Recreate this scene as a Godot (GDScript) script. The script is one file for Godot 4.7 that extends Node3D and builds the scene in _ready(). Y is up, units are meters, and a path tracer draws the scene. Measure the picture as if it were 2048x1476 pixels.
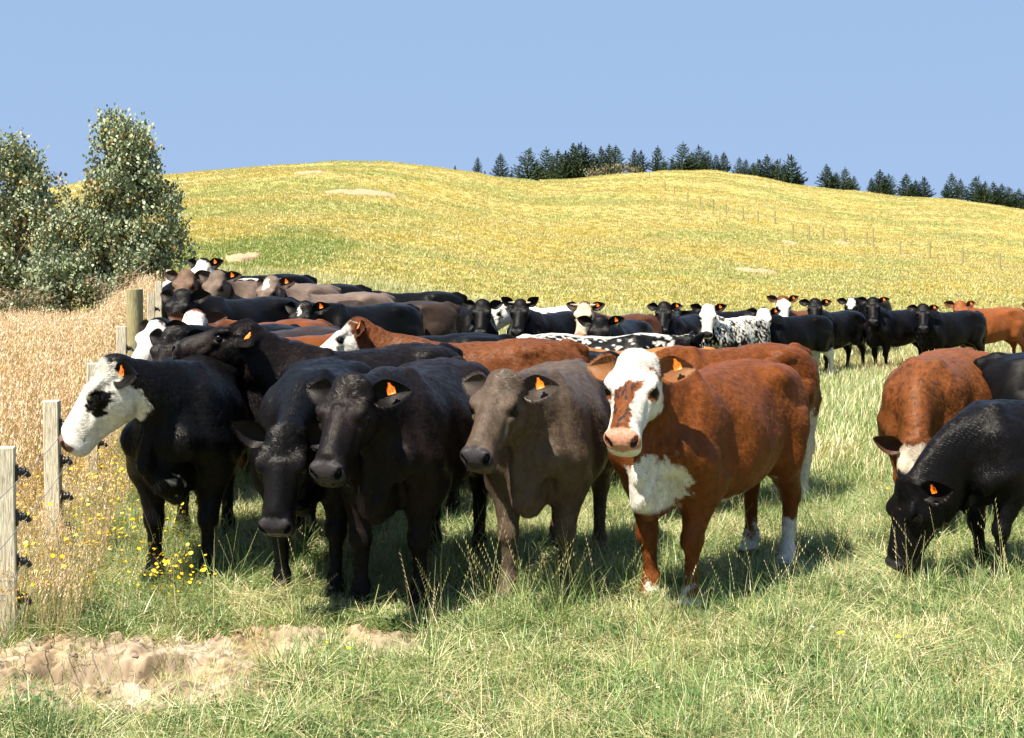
extends Node3D
# Cattle on a summer pasture under yellow hills. Metres; the camera looks along -z from 1.9 m above the grass.
const EYE := 1.9

func _ready() -> void:
	# camera: level, with the lens shifted down so that upright things stay upright
	var cam := Camera3D.new()
	cam.name = "camera"
	add_child(cam)
	cam.projection = Camera3D.PROJECTION_FRUSTUM
	cam.near = 0.1
	cam.far = 1500.0
	cam.size = 0.1 * 1476.0 / 2400.0
	cam.frustum_offset = Vector2(0, -0.1 * 173.0 / 2400.0)
	cam.position = Vector3(0, EYE, 0)
	cam.current = true
	# sky, exposure
	var we := WorldEnvironment.new()
	we.name = "surroundings"
	var env := Environment.new()
	env.background_mode = Environment.BG_SKY
	var sky := Sky.new()
	var air := ProceduralSkyMaterial.new()
	air.sky_top_color = Color(0.393, 0.485, 0.601)
	air.sky_horizon_color = Color(0.442, 0.520, 0.625)
	air.sky_curve = 0.22
	air.ground_bottom_color = Color(0.42, 0.42, 0.3)
	air.ground_horizon_color = Color(0.5, 0.5, 0.38)
	air.sun_angle_max = 1.0
	sky.sky_material = air
	env.sky = sky
	env.tonemap_mode = Environment.TONE_MAPPER_LINEAR
	env.tonemap_exposure = 2.45
	env.sdfgi_enabled = true
	env.ssao_enabled = true
	env.ssil_enabled = true
	we.environment = env
	add_child(we)
	# high summer sun from the left and a little behind the camera
	var sun := DirectionalLight3D.new()
	sun.name = "sun"
	add_child(sun)
	sun.light_energy = 1.6
	sun.light_color = Color(1.0, 0.955, 0.88)
	sun.light_angular_distance = 0.5
	sun.shadow_enabled = true
	sun.look_at_from_position(Vector3(-0.50, 1.25, 0.52) * 50.0, Vector3.ZERO)

	prepare_land()
	hollow = sight(-0.214, 0.0265)
	land_materials()
	cow_materials()
	green_materials()
	wood_materials()
	build_ground()
	build_soil()
	slip(-0.1235, 0.0745, 2.7, 2.0, 1, "long bare slip high on the left hill")
	slip(-0.168, 0.0910, 1.4, 1.0, 2, "small bare slip near the top of the left hill")
	slip(-0.224, 0.0195, 0.5, 1.8, 3, "bare worn track on the foot of the left hill")
	slip(0.2035, 0.0085, 0.9, 0.7, 4, "bare slip low on the right hill above the herd")
	slip(0.2325, 0.0320, 0.6, 0.8, 5, "small pale bare patch half way up the right hill")
	slip(0.276, 0.0320, 0.5, 0.7, 6, "faint bare patch beside the distant fence posts")
	build_left_trees()
	build_pines()
	build_fence()
	build_hill_fence()
	build_herd()
	build_grass()

# ---------------------------------------------------------------- land
# x to the right, -z away from the camera; "out" is the distance along -z, "lane" is x / out.
const LANE_RISE := [[-1.2, 0.085], [-0.6, 0.10], [-0.33, 0.092], [-0.27, 0.084], [-0.2, 0.074], [-0.1, 0.046], [0.0, 0.018], [0.1, 0.008], [0.22, 0.0], [0.3, 0.004], [1.2, 0.004]]
# skyline of the hills: lane, steepness of the sight line to the ridge, distance of the ridge
const RIDGE := [
	[-1.5, 0.03, 200.0], [-0.7, 0.055, 190.0], [-0.43, 0.070, 185.0], [-0.285, 0.0885, 180.0], [-0.243, 0.0917, 180.0], [-0.193, 0.0967, 182.0], [-0.143, 0.0992, 185.0],
	[-0.110, 0.0988, 188.0], [-0.0725, 0.095, 195.0], [-0.031, 0.0896, 208.0], [-0.01, 0.0854, 220.0], [0.0233, 0.0829, 240.0], [0.044, 0.0833, 255.0], [0.094, 0.0896, 285.0],
	[0.1275, 0.0921, 300.0], [0.165, 0.0917, 312.0], [0.198, 0.0875, 320.0], [0.24, 0.0796, 325.0], [0.282, 0.075, 330.0], [0.323, 0.0708, 330.0], [0.365, 0.070, 325.0],
	[0.39, 0.0667, 322.0], [0.427, 0.0596, 318.0], [0.6, 0.036, 310.0], [1.5, 0.02, 300.0]]
const FOOT := 26.0
const LANES := 400
var hollow := Vector3(0, 0, 999)
var ridge_high := PackedFloat32Array()
var ridge_far := PackedFloat32Array()
var land_noise := FastNoiseLite.new()
var rough_noise := FastNoiseLite.new()

func along(table: Array, x: float, col: int) -> float:
	if x <= table[0][0]:
		return table[0][col]
	for i in table.size() - 1:
		if x < table[i + 1][0]:
			var t: float = (x - table[i][0]) / (table[i + 1][0] - table[i][0])
			return lerpf(table[i][col], table[i + 1][col], t * t * (3 - 2 * t) * 0.5 + t * 0.5)
	return table[-1][col]

func near_rise(lane: float, out: float) -> float:
	var d := minf(out, lerpf(15.0, FOOT, smoothstep(-0.36, -0.28, lane))) - 9.5
	return along(LANE_RISE, lane, 1) * (log(1.0 + exp(d / 1.5)) * 1.5 if d < 12 else d)

func climb(t: float) -> float:
	if t > 1.0:
		return 1.0 - 0.5 * (t - 1.0) * (t - 1.0) - 0.25 * (t - 1.0) * (t - 1.0) * (t - 1.0)
	return 0.55 * sin(t * PI * 0.5) + 0.45 * t * t * (3 - 2 * t)

func prepare_land() -> void:
	land_noise.seed = 4
	land_noise.frequency = 0.02
	land_noise.fractal_octaves = 4
	rough_noise.seed = 9
	rough_noise.frequency = 0.9
	rough_noise.fractal_octaves = 4
	for i in LANES + 1:
		var lane := lerpf(-1.5, 1.5, float(i) / LANES)
		var steep := along(RIDGE, lane, 1)
		var far := along(RIDGE, lane, 2)
		var hb := near_rise(lane, FOOT)
		var lo := 0.0
		var hi := 80.0
		for k in 22:                              # height of the crest whose sight line has that steepness
			var mid := (lo + hi) * 0.5
			var most := -1.0
			for m in 24:
				var t := 0.45 + 0.6 * m / 23.0
				most = maxf(most, (hb + (mid - hb) * climb(t) - EYE) / (FOOT + t * (far - FOOT)))
			if most < steep:
				lo = mid
			else:
				hi = mid
		ridge_high.append(lo)
		ridge_far.append(far)

const HOLE := [[-2.0, 5.75, 0.42, 0.22, 0.11], [-1.66, 5.82, 0.24, 0.2, 0.09]]  # x, out, half sizes, depth

func bare(x: float, out: float) -> float:             # 1 where the soil shows
	var n := rough_noise.get_noise_2d(x * 1.3, out * 1.3) * 0.6 + rough_noise.get_noise_2d(x * 6.0 + 20, out * 6.0) * 0.45
	var a := 1.0 - Vector2((x + 1.95) / 0.7, (out - 5.88) / 0.55).length() + n
	var b := 1.0 - Vector2((x + 1.32) / 0.34, (out - 6.2) / 0.33).length() + n
	var c := 1.0 - Vector2((x + 0.68) / 0.34, (out - 6.22) / 0.32).length() + n
	var d := 1.0 - Vector2((x + 1.8) / 0.5, (out - 5.45) / 0.2).length() + n * 1.3
	return clampf(maxf(maxf(a, b), maxf(c, d)) * 2.4, 0, 1)

func land_height(x: float, z: float) -> float:
	var out := maxf(-z, 0.3)
	var lane := clampf(x / out, -1.5, 1.5)
	var h := near_rise(lane, out)
	if out > FOOT:
		var fi := (lane + 1.5) / 3.0 * LANES
		var i := mini(int(fi), LANES - 1)
		var far := lerpf(ridge_far[i], ridge_far[i + 1], fi - i)
		var high := lerpf(ridge_high[i], ridge_high[i + 1], fi - i)
		var t := (out - FOOT) / (far - FOOT)
		h += (high - h) * maxf(climb(minf(t, 2.0)), -0.2)
		h += land_noise.get_noise_2d(x * 1.2, out * 1.2) * 0.9 * smoothstep(40.0, 110.0, out)
	elif -z < 14.0 and -z > 3.0:
		h += rough_noise.get_noise_2d(x, out) * 0.045
		for k: Array in HOLE:
			var q := Vector2((x - k[0]) / k[2], (out - k[1]) / k[3])
			var steep_side := 0.72 if q.y > 0.0 else 0.35         # the far side is a small scarp
			h -= k[4] * smoothstep(1.0, steep_side, q.length() + 0.25 * rough_noise.get_noise_2d(x * 2.0 + 9, out * 2.0))
		var br := bare(x, out)
		if br > 0.0:
			h += rough_noise.get_noise_2d(x * 7.0, out * 7.0) * 0.05 * br
	if z > -0.3:
		h *= smoothstep(12.0, -0.3, z)
	return h

func land(x: float, out: float) -> Vector3:
	return Vector3(x, land_height(x, -out), -out)

const SOIL := Color(0.27, 0.21, 0.15)
func land_color(x: float, out: float) -> Color:
	var green := Color(0.13, 0.15, 0.05)
	var straw := Color(0.46, 0.39, 0.18)
	var yellow := Color(0.46, 0.39, 0.14)
	var n1 := land_noise.get_noise_2d(x * 0.9, out * 1.8)
	var n2 := land_noise.get_noise_2d(x * 6.0 + 40, out * 12.0)
	var c := green.lerp(straw, clampf(0.35 + n1 * 0.5 + n2 * 0.6, 0, 1))
	if out > 20.0:
		var meadow := smoothstep(20.0, 46.0, out + n1 * 14.0)
		var hue := straw.lerp(yellow, clampf(0.55 + n2 * 0.9 + n1 * 0.4, 0, 1))
		hue = hue.lerp(Color(0.32, 0.33, 0.12), clampf(smoothstep(0.06, 0.34, land_noise.get_noise_2d(x * 2.2 + 90, out * 3.4)) * 0.85, 0, 1))
		var hl := Vector2((x - hollow.x) / 3.0, (out + hollow.z) / 9.0).length()
		hue = hue.lerp(Color(0.19, 0.24, 0.08), smoothstep(1.2, 0.7, hl + n2))
		c = c.lerp(hue, meadow)
	var b := bare(x, out) if out < 9.0 and out > 4.0 else 0.0
	if b > 0.0:
		var s := SOIL * (1.0 + 0.7 * rough_noise.get_noise_2d(x * 5.0, out * 5.0))
		s.b *= 1.0 + 0.4 * rough_noise.get_noise_2d(x * 2.0, out * 2.0 + 50)
		c = c.lerp(s, b)
	return c

func build_ground() -> void:
	# one sheet in rings round the camera's foot, finest where it is near
	var angles := PackedFloat32Array()
	var a := -180.0
	while a < 180.0:
		angles.append(deg_to_rad(a))
		a += 0.33 if absf(a) < 31.0 else (2.0 if absf(a) < 70 else 10.0)
	angles.append(deg_to_rad(180.0))
	var rings := PackedFloat32Array([0.0, 1.5])
	while rings[-1] < 620.0:
		var r := rings[-1]
		rings.append(r + (0.055 if r < 8.0 and r > 4.6 else maxf(0.06, r * 0.016)))
	var pos := PackedVector3Array()
	var col := PackedColorArray()
	var idx := PackedInt32Array()
	var n := angles.size()
	for r in rings:
		for w in angles:
			var x := sin(w) * r
			var z := -cos(w) * r
			pos.append(Vector3(x, land_height(x, z) - (0.035 * bare(x, -z) if z < -4.0 and z > -9.0 else 0.0), z))
			col.append(land_color(x, maxf(-z, 0.0)))
	for i in rings.size() - 1:
		for j in n - 1:
			var p := i * n + j
			idx.append_array(PackedInt32Array([p, p + n, p + 1, p + 1, p + n, p + n + 1]) if i > 0 else PackedInt32Array([p, p + n, p + n + 1]))
	var nrm := PackedVector3Array()
	nrm.resize(pos.size())
	for t in range(0, idx.size(), 3):
		var v := (pos[idx[t + 2]] - pos[idx[t]]).cross(pos[idx[t + 1]] - pos[idx[t]])
		for k in 3:
			nrm[idx[t + k]] += v
	for i in nrm.size():
		nrm[i] = nrm[i].normalized()
	var arrays := []
	arrays.resize(Mesh.ARRAY_MAX)
	arrays[Mesh.ARRAY_VERTEX] = pos
	arrays[Mesh.ARRAY_NORMAL] = nrm
	arrays[Mesh.ARRAY_COLOR] = col
	arrays[Mesh.ARRAY_INDEX] = idx
	var am := ArrayMesh.new()
	am.add_surface_from_arrays(Mesh.PRIMITIVE_TRIANGLES, arrays)
	var g := part("ground", am, M.ground, self)
	describe(g, "rolling pasture that climbs from the grazed flat to the yellow hills", "ground", "", "structure")

func build_soil() -> void:
	# the trampled bare patch: crumbly, cracked soil on a fine net, only where no turf covers it
	var step := 0.015
	var nx := 190
	var nz := 120
	var ids := {}
	var st := new_tool()
	st.set_smooth_group(0)
	var grid: Array = []
	for j in nz:
		var row: Array = []
		for i in nx:
			var x := -3.05 + i * step
			var out := 5.05 + j * step
			var b := bare(x, out)
			var ridge := absf(rough_noise.get_noise_2d(x * 9.0 + 3, out * 9.0))
			var crumb := rough_noise.get_noise_2d(x * 26.0, out * 26.0)
			var y := land_height(x, -out) + 0.014 - 0.04 * (1.0 - smoothstep(0.0, 0.2, b)) + 0.018 * ridge + 0.016 * crumb
			var s := 1.0 + 0.55 * rough_noise.get_noise_2d(x * 4.0, out * 4.0) + 0.35 * crumb
			var tone := SOIL.lerp(Color(0.28, 0.20, 0.12), clampf(0.3 + 1.2 * rough_noise.get_noise_2d(x * 1.6 + 31, out * 1.6), 0, 1)).lerp(Color(0.40, 0.335, 0.26), clampf(1.6 * rough_noise.get_noise_2d(x * 2.3 + 77, out * 2.3), 0, 0.9))
			if rough_noise.get_noise_2d(x * 12.0 + 60, out * 12.0) > 0.22:
				tone = tone.lerp(Color(0.10, 0.075, 0.045), 0.7)            # bits of litter and dung
			row.append([Vector3(x, y, -out), Color(tone.r * s, tone.g * s, tone.b * s), b])
		grid.append(row)
	for j in nz - 1:
		for i in nx - 1:
			var q := [grid[j][i], grid[j + 1][i], grid[j + 1][i + 1], grid[j][i + 1]]
			if q[0][2] <= 0.0 and q[2][2] <= 0.0:
				continue
			for m: int in [0, 1, 2, 0, 2, 3]:
				st.set_color(q[m][1])
				st.add_vertex(q[m][0])
	st.generate_normals()
	st.index()
	var o := part("bare_soil", st.commit(), M.soil, self)
	describe(o, "trampled bare soil with a small hollow at the lower left", "soil", "", "structure")

func fbm_texture(size: int, freq: float, octaves: int, seed_no: int, ramp: Gradient, normal := 0.0) -> NoiseTexture2D:
	var t := NoiseTexture2D.new()
	t.width = size
	t.height = size
	t.seamless = true
	var n := FastNoiseLite.new()
	n.seed = seed_no
	n.frequency = freq
	n.fractal_octaves = octaves
	t.noise = n
	if normal > 0.0:
		t.as_normal_map = true
		t.bump_strength = normal
	if ramp:
		t.color_ramp = ramp
	return t

func ramp_of(stops: Array) -> Gradient:
	var g := Gradient.new()
	var off := PackedFloat32Array()
	var cs := PackedColorArray()
	for s: Array in stops:
		off.append(s[0])
		cs.append(s[1])
	g.offsets = off
	g.colors = cs
	return g

func land_materials() -> void:
	var m := StandardMaterial3D.new()
	m.vertex_color_use_as_albedo = true
	m.albedo_texture = fbm_texture(1024, 0.02, 6, 3, ramp_of([[0.0, Color(0.62, 0.66, 0.6)], [0.45, Color(0.9, 0.9, 0.86)], [0.7, Color(1, 1, 1)], [1.0, Color(1, 0.97, 0.86)]]))
	m.uv1_triplanar = true
	m.uv1_world_triplanar = true
	m.uv1_scale = Vector3(0.23, 0.23, 0.23)
	m.roughness = 0.95
	m.metallic_specular = 0.15
	m.normal_enabled = true
	m.normal_texture = fbm_texture(1024, 0.03, 6, 8, null, 12.0)
	m.normal_scale = 0.8
	M.ground = m
	var so := StandardMaterial3D.new()
	so.vertex_color_use_as_albedo = true
	so.roughness = 0.95
	so.metallic_specular = 0.15
	M.soil = so

# ---------------------------------------------------------------- cattle
# A cow is modelled once as a smooth implicit body (trunk and head lofts joined with tapered limbs),
# meshed in a neutral stance, and then posed and coated for every animal.
const NECK_BASE := Vector3(0.46, 1.06, 0)
const NECK_TOP := Vector3(1.0, 1.345, 0)
const FACE_TILT := 0.70                      # the face points 40 degrees below the horizontal
var trunk_lut: PackedVector4Array
var head_lut: PackedVector4Array
const TRUNK_FROM := -0.93
const TRUNK_TO := 0.86
const HEAD_FROM := -0.06
const HEAD_TO := 0.562
const FACE_X := Vector2(0.7648, -0.6442)     # along the face
const FACE_Y := Vector2(0.6442, 0.7648)      # out of the forehead

func lut_of(sections: Array, from: float, to: float, n: int) -> PackedVector4Array:
	var out := PackedVector4Array()
	for i in n + 1:
		var x := lerpf(from, to, float(i) / n)
		var k := 0
		while k < sections.size() - 2 and sections[k + 1][0] < x:
			k += 1
		var a: Array = sections[maxi(k - 1, 0)]
		var b: Array = sections[k]
		var c: Array = sections[k + 1]
		var d: Array = sections[mini(k + 2, sections.size() - 1)]
		var t: float = clampf((x - b[0]) / (c[0] - b[0]), 0, 1)
		var v := Vector4()
		for m in 3:
			var sb: float = (c[m + 1] - a[m + 1]) / maxf(c[0] - a[0], 0.001) * (c[0] - b[0])
			var sc: float = (d[m + 1] - b[m + 1]) / maxf(d[0] - b[0], 0.001) * (c[0] - b[0])
			var t2 := t * t
			var t3 := t2 * t
			v[m] = (2 * t3 - 3 * t2 + 1) * b[m + 1] + (t3 - 2 * t2 + t) * sb + (3 * t2 - 2 * t3) * c[m + 1] + (t3 - t2) * sc
		out.append(v)
	return out

func smin(a: float, b: float, k: float) -> float:
	var h := maxf(k - absf(a - b), 0.0) / k
	return minf(a, b) - h * h * k * 0.25

func smax(a: float, b: float, k: float) -> float:
	var h := maxf(k - absf(a - b), 0.0) / k
	return maxf(a, b) + h * h * k * 0.25

func cap(p: Vector3, a: Vector3, b: Vector3, ra: float, rb: float) -> float:
	var ab := b - a
	var t := clampf((p - a).dot(ab) / ab.length_squared(), 0, 1)
	return (p - a - ab * t).length() - lerpf(ra, rb, t)

func blob(p: Vector3, c: Vector3, r: Vector3) -> float:
	var q := (p - c) / r
	return (q.length() - 1.0) * minf(r.x, minf(r.y, r.z))

func head_field(u: float, n: float, w: float) -> float:
	var uc := clampf(u, HEAD_FROM, HEAD_TO)
	var fi := (uc - HEAD_FROM) / (HEAD_TO - HEAD_FROM) * 96.0
	var i := mini(int(fi), 95)
	var s := head_lut[i].lerp(head_lut[i + 1], fi - i)
	var hh := maxf((s.x - s.y) * 0.5, 0.005)
	var v := (n - (s.x + s.y) * 0.5) / hh
	var hw := maxf(s.z, 0.005)
	var jaw := smoothstep(0.56, 0.3, u)
	if v < 0.25:
		hw *= 1.0 - jaw * 0.42 * smoothstep(0.25, -1.0, v)
	var az := w / hw
	var av := absf(v)
	var F := pow(pow(az, 2.7) + pow(av, 2.7), 0.370)
	var d := (F - 1.0) * minf(hw, hh) * 0.9
	if u != uc:
		var e := u - uc
		d = sqrt(maxf(d, 0) * maxf(d, 0) + e * e) if d > 0 else maxf(d, absf(e))
	var p := Vector3(u, n, w)
	d = smin(d, blob(p, Vector3(0.178, 0.034, 0.100), Vector3(0.052, 0.024, 0.032)), 0.035)   # brow
	d = smin(d, cap(Vector3(p.x, p.y, p.z * 0.8), Vector3(0.20, 0.038, 0), Vector3(0.46, 0.0, 0), 0.03, 0.028), 0.025)   # bridge of the nose
	d = smax(d, -blob(p, Vector3(0.30, -0.052, 0.116), Vector3(0.075, 0.034, 0.026)), 0.03)    # hollow under the eye
	d = smax(d, -blob(p, Vector3(0.095, -0.012, 0.142), Vector3(0.05, 0.03, 0.024)), 0.03)     # temple
	d = smin(d, blob(p, Vector3(0.135, -0.105, 0.072), Vector3(0.1, 0.085, 0.045)), 0.03)    # cheek
	d = smin(d, blob(p, Vector3(-0.005, 0.036, 0.0), Vector3(0.04, 0.032, 0.075)), 0.04)         # poll
	d = smin(d, cap(p, Vector3(0.23, -0.03, 0.094), Vector3(0.36, -0.085, 0.066), 0.015, 0.012), 0.025)   # cheek bone
	d = smax(d, -blob(p, Vector3(0.205, 0.0, 0.136), Vector3(0.034, 0.022, 0.026)), 0.016)    # eye socket
	d = smin(d, blob(p, Vector3(0.228, -0.024, 0.106), Vector3(0.03, 0.012, 0.016)), 0.02)   # lower lid
	d = smin(d, blob(p, Vector3(0.522, -0.035, 0.052), Vector3(0.034, 0.036, 0.032)), 0.02)     # nostril wing
	d = smax(d, -blob(Vector3(p.x, p.y - (p.z - 0.058) * 0.7, p.z), Vector3(0.546, -0.038, 0.062), Vector3(0.036, 0.023, 0.022)), 0.006)
	d = smax(d, -cap(p, Vector3(0.572, -0.05, 0.0), Vector3(0.566, -0.105, 0.0), 0.004, 0.007), 0.01)   # nostril
	d = smax(d, -cap(p, Vector3(0.40, -0.094, 0.082), Vector3(0.575, -0.088, 0.02), 0.003, 0.006), 0.012) # mouth
	return d

func cow_field(x: float, y: float, zz: float) -> float:
	var z := absf(zz)
	var p := Vector3(x, y, z)
	var d := 9.0
	if x < 1.0:
		var xc := clampf(x, TRUNK_FROM, TRUNK_TO)
		var fi := (xc - TRUNK_FROM) / (TRUNK_TO - TRUNK_FROM) * 96.0
		var i := mini(int(fi), 95)
		var s := trunk_lut[i].lerp(trunk_lut[i + 1], fi - i)
		var hh := maxf((s.x - s.y) * 0.5, 0.01)
		var v := (y - (s.x + s.y) * 0.5) / hh
		var hw := maxf(s.z, 0.01)
		if v > 0.0:
			hw *= 1.0 - 0.26 * minf(v * v, 1.3)
		else:
			hw *= 1.0 - 0.06 * minf(v * v, 1.3)
		var F := pow(pow(z / hw, 2.25) + pow(absf(v), 2.25), 0.4444)
		d = (F - 1.0) * minf(hw, hh)
		if x != xc:
			var e := x - xc
			d = sqrt(maxf(d, 0) * maxf(d, 0) + e * e) if d > 0 else maxf(d, absf(e))
	if x > 0.15:
		var q := Vector3(x, y, z * 1.55)
		var nk := cap(q, Vector3(0.50, 1.035, 0), Vector3(1.0, 1.295, 0), 0.265, 0.125)
		d = smin(d, nk, 0.10)
		q.z = z * 1.9
		d = smin(d, cap(q, Vector3(0.93, 1.13, 0), Vector3(0.83, 0.80, 0), 0.03, 0.085), 0.07)
		d = smin(d, blob(p, Vector3(0.71, 0.665, 0), Vector3(0.17, 0.13, 0.085)), 0.09)
		d = smax(d, -blob(p, Vector3(0.72, 0.66, 0.125), Vector3(0.08, 0.13, 0.03)), 0.05)        # crease beside the brisket
		d = smin(d, blob(p, Vector3(0.73, 0.90, 0.17), Vector3(0.09, 0.10, 0.075)), 0.07)          # point of the shoulder
		# shoulder and foreleg
		if x < 0.6:
			d = smax(d, -blob(p, Vector3(0.31, 0.98, 0.40), Vector3(0.075, 0.24, 0.10)), 0.10)
		d = smin(d, blob(p, Vector3(0.53, 0.95, 0.19), Vector3(0.15, 0.27, 0.095)), 0.05)
		d = smin(d, cap(p, Vector3(0.44, 1.29, 0.09), Vector3(0.66, 0.88, 0.225), 0.04, 0.06), 0.06)
		if y < 1.0:
			var leg := cap(p, Vector3(0.58, 0.84, 0.20), Vector3(0.47, 0.71, 0.185), 0.115, 0.115)
			leg = smin(leg, cap(p, Vector3(0.47, 0.71, 0.185), Vector3(0.505, 0.44, 0.165), 0.108, 0.058), 0.05)
			leg = smin(leg, blob(p, Vector3(0.51, 0.405, 0.163), Vector3(0.066, 0.072, 0.062)), 0.025)
			leg = smin(leg, cap(p, Vector3(0.505, 0.38, 0.162), Vector3(0.49, 0.16, 0.16), 0.044, 0.036), 0.03)
			leg = smin(leg, blob(p, Vector3(0.488, 0.135, 0.16), Vector3(0.054, 0.05, 0.05)), 0.025)
			leg = smin(leg, cap(p, Vector3(0.495, 0.12, 0.16), Vector3(0.525, 0.055, 0.162), 0.045, 0.052), 0.02)
			var hoof := smax(cap(p, Vector3(0.52, 0.07, 0.163), Vector3(0.565, 0.02, 0.166), 0.055, 0.062), -p.y, 0.01)
			leg = smin(leg, hoof, 0.012)
			d = smin(d, leg, 0.06)
	if x < 0.1:
		d = smax(d, -blob(p, Vector3(-0.22, 1.09, 0.40), Vector3(0.15, 0.17, 0.10)), 0.14)
		d = smin(d, blob(p, Vector3(-0.42, 1.24, 0.208), Vector3(0.085, 0.05, 0.065)), 0.09)
		d = smin(d, blob(p, Vector3(-0.86, 1.14, 0.11), Vector3(0.06, 0.07, 0.05)), 0.06)
		d = smin(d, blob(p, Vector3(-0.62, 1.0, 0.175), Vector3(0.25, 0.29, 0.125)), 0.08)
		if y < 1.05:
			var hl := cap(p, Vector3(-0.58, 0.92, 0.18), Vector3(-0.52, 0.74, 0.185), 0.16, 0.125)
			hl = smin(hl, cap(p, Vector3(-0.54, 0.76, 0.18), Vector3(-0.79, 0.50, 0.155), 0.125, 0.058), 0.06)
			hl = smin(hl, cap(p, Vector3(-0.80, 0.86, 0.14), Vector3(-0.835, 0.55, 0.15), 0.10, 0.035), 0.06)
			hl = smin(hl, blob(p, Vector3(-0.805, 0.495, 0.153), Vector3(0.07, 0.075, 0.052)), 0.03)
			hl = smin(hl, cap(p, Vector3(-0.80, 0.46, 0.153), Vector3(-0.775, 0.17, 0.155), 0.047, 0.038), 0.03)
			hl = smin(hl, blob(p, Vector3(-0.775, 0.14, 0.155), Vector3(0.055, 0.05, 0.05)), 0.025)
			hl = smin(hl, cap(p, Vector3(-0.765, 0.12, 0.155), Vector3(-0.735, 0.055, 0.157), 0.045, 0.052), 0.02)
			var hoof2 := smax(cap(p, Vector3(-0.74, 0.07, 0.158), Vector3(-0.69, 0.02, 0.16), 0.055, 0.062), -p.y, 0.01)
			hl = smin(hl, hoof2, 0.012)
			d = smin(d, hl, 0.07)
		# tail
		var tl := cap(p, Vector3(-0.80, 1.285, 0), Vector3(-0.945, 1.235, 0), 0.05, 0.038)
		tl = smin(tl, cap(p, Vector3(-0.945, 1.235, 0), Vector3(-0.985, 0.98, 0), 0.036, 0.026), 0.03)
		tl = smin(tl, cap(p, Vector3(-0.985, 0.98, 0), Vector3(-0.975, 0.58, 0), 0.026, 0.016), 0.02)
		d = smin(d, tl, 0.03)
	if x > 0.78:
		var r := p - NECK_TOP
		var hd := head_field(r.x * FACE_X.x + r.y * FACE_X.y, r.x * FACE_Y.x + r.y * FACE_Y.y, z)
		d = smin(d, hd, 0.045)
	# uneven flesh and folds under the skin
	if d < 0.05 and d > -0.05:
		var amount := 0.35 if x > 1.05 else 1.0
		d += amount * (0.0075 * noise_a.get_noise_3d(x * 4.0, y * 3.0, zz * 4.0) + 0.004 * noise_a.get_noise_3d(x * 13.0, y * 7.0, zz * 13.0))
		if x > 0.58 and y < 1.2 and x < 1.02:         # loose skin of throat and brisket
			d += 0.0055 * sin((x * 0.85 + y * 0.5) * 46.0 + 3.0 * noise_a.get_noise_3d(x * 3.0, y * 3.0, zz * 3.0)) * smoothstep(0.16, 0.02, z) * smoothstep(0.58, 0.7, x) * smoothstep(1.02, 0.95, x)
	return d

# Surface nets, flooded outwards from a point on the surface. Cells outside x_from..x_to are left out.
func net(h: float, start: Vector3, x_from: float, x_to: float) -> Array:
	var val := {}
	var cell_at := {}
	var pos := PackedVector3Array()
	var cells: Array[Vector3i] = []
	var queue: Array[Vector3i] = []
	var seen := {}
	var c0 := Vector3i((start / h).floor())
	for s in 400:                                  # march up to the surface
		if cow_field(c0.x * h, c0.y * h, c0.z * h) > 0:
			break
		c0.y += 1
	c0.y -= 1
	queue.append(c0)
	seen[c0] = true
	var at := 0
	var cv := PackedFloat32Array()
	cv.resize(8)
	var dirs: Array[Vector3i] = [Vector3i(1, 0, 0), Vector3i(-1, 0, 0), Vector3i(0, 1, 0), Vector3i(0, -1, 0), Vector3i(0, 0, 1), Vector3i(0, 0, -1)]
	var edges: Array = [[0, 1], [2, 3], [4, 5], [6, 7], [0, 2], [1, 3], [4, 6], [5, 7], [0, 4], [1, 5], [2, 6], [3, 7]]
	while at < queue.size():
		var c := queue[at]
		at += 1
		var inside := 0
		for k in 8:
			var ix := c.x + (k & 1)
			var iy := c.y + ((k >> 1) & 1)
			var iz := c.z + (k >> 2)
			var key := ((ix + 1024) * 2048 + iy + 1024) * 2048 + iz + 1024
			var g = val.get(key)
			if g == null:
				g = cow_field(ix * h, iy * h, iz * h)
				val[key] = g
			cv[k] = g
			if g < 0:
				inside += 1
		if inside == 0 or inside == 8:
			continue
		var sum := Vector3.ZERO
		var m := 0
		for e in edges:
			var a: int = e[0]
			var b: int = e[1]
			if (cv[a] < 0) != (cv[b] < 0):
				var t := cv[a] / (cv[a] - cv[b])
				var pa := Vector3(a & 1, (a >> 1) & 1, a >> 2)
				var pb := Vector3(b & 1, (b >> 1) & 1, b >> 2)
				sum += pa.lerp(pb, t)
				m += 1
		cell_at[c] = pos.size()
		cells.append(c)
		pos.append((Vector3(c) + sum / m) * h)
		for q in dirs:
			var nc := c + q
			if nc.x * h < x_from or (nc.x + 1) * h > x_to or seen.has(nc):
				continue
			seen[nc] = true
			queue.append(nc)
	var idx := PackedInt32Array()
	for c in cells:
		var k0 := ((c.x + 1024) * 2048 + c.y + 1024) * 2048 + c.z + 1024
		var v0: float = val[k0]
		for ax in 3:
			var v1: float = val[k0 + [2048 * 2048, 2048, 1][ax]]
			if (v0 < 0) == (v1 < 0):
				continue
			var q1: Vector3i = [Vector3i(0, -1, 0), Vector3i(0, 0, -1), Vector3i(-1, 0, 0)][ax]
			var q2: Vector3i = [Vector3i(0, 0, -1), Vector3i(-1, 0, 0), Vector3i(0, -1, 0)][ax]
			var b = cell_at.get(c + q1)
			var d = cell_at.get(c + q1 + q2)
			var e = cell_at.get(c + q2)
			if b == null or d == null or e == null:
				continue
			var a: int = cell_at[c]
			if v0 < 0:
				idx.append_array(PackedInt32Array([a, d, b, a, e, d]))
			else:
				idx.append_array(PackedInt32Array([a, b, d, a, d, e]))
	return [pos, idx]

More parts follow.
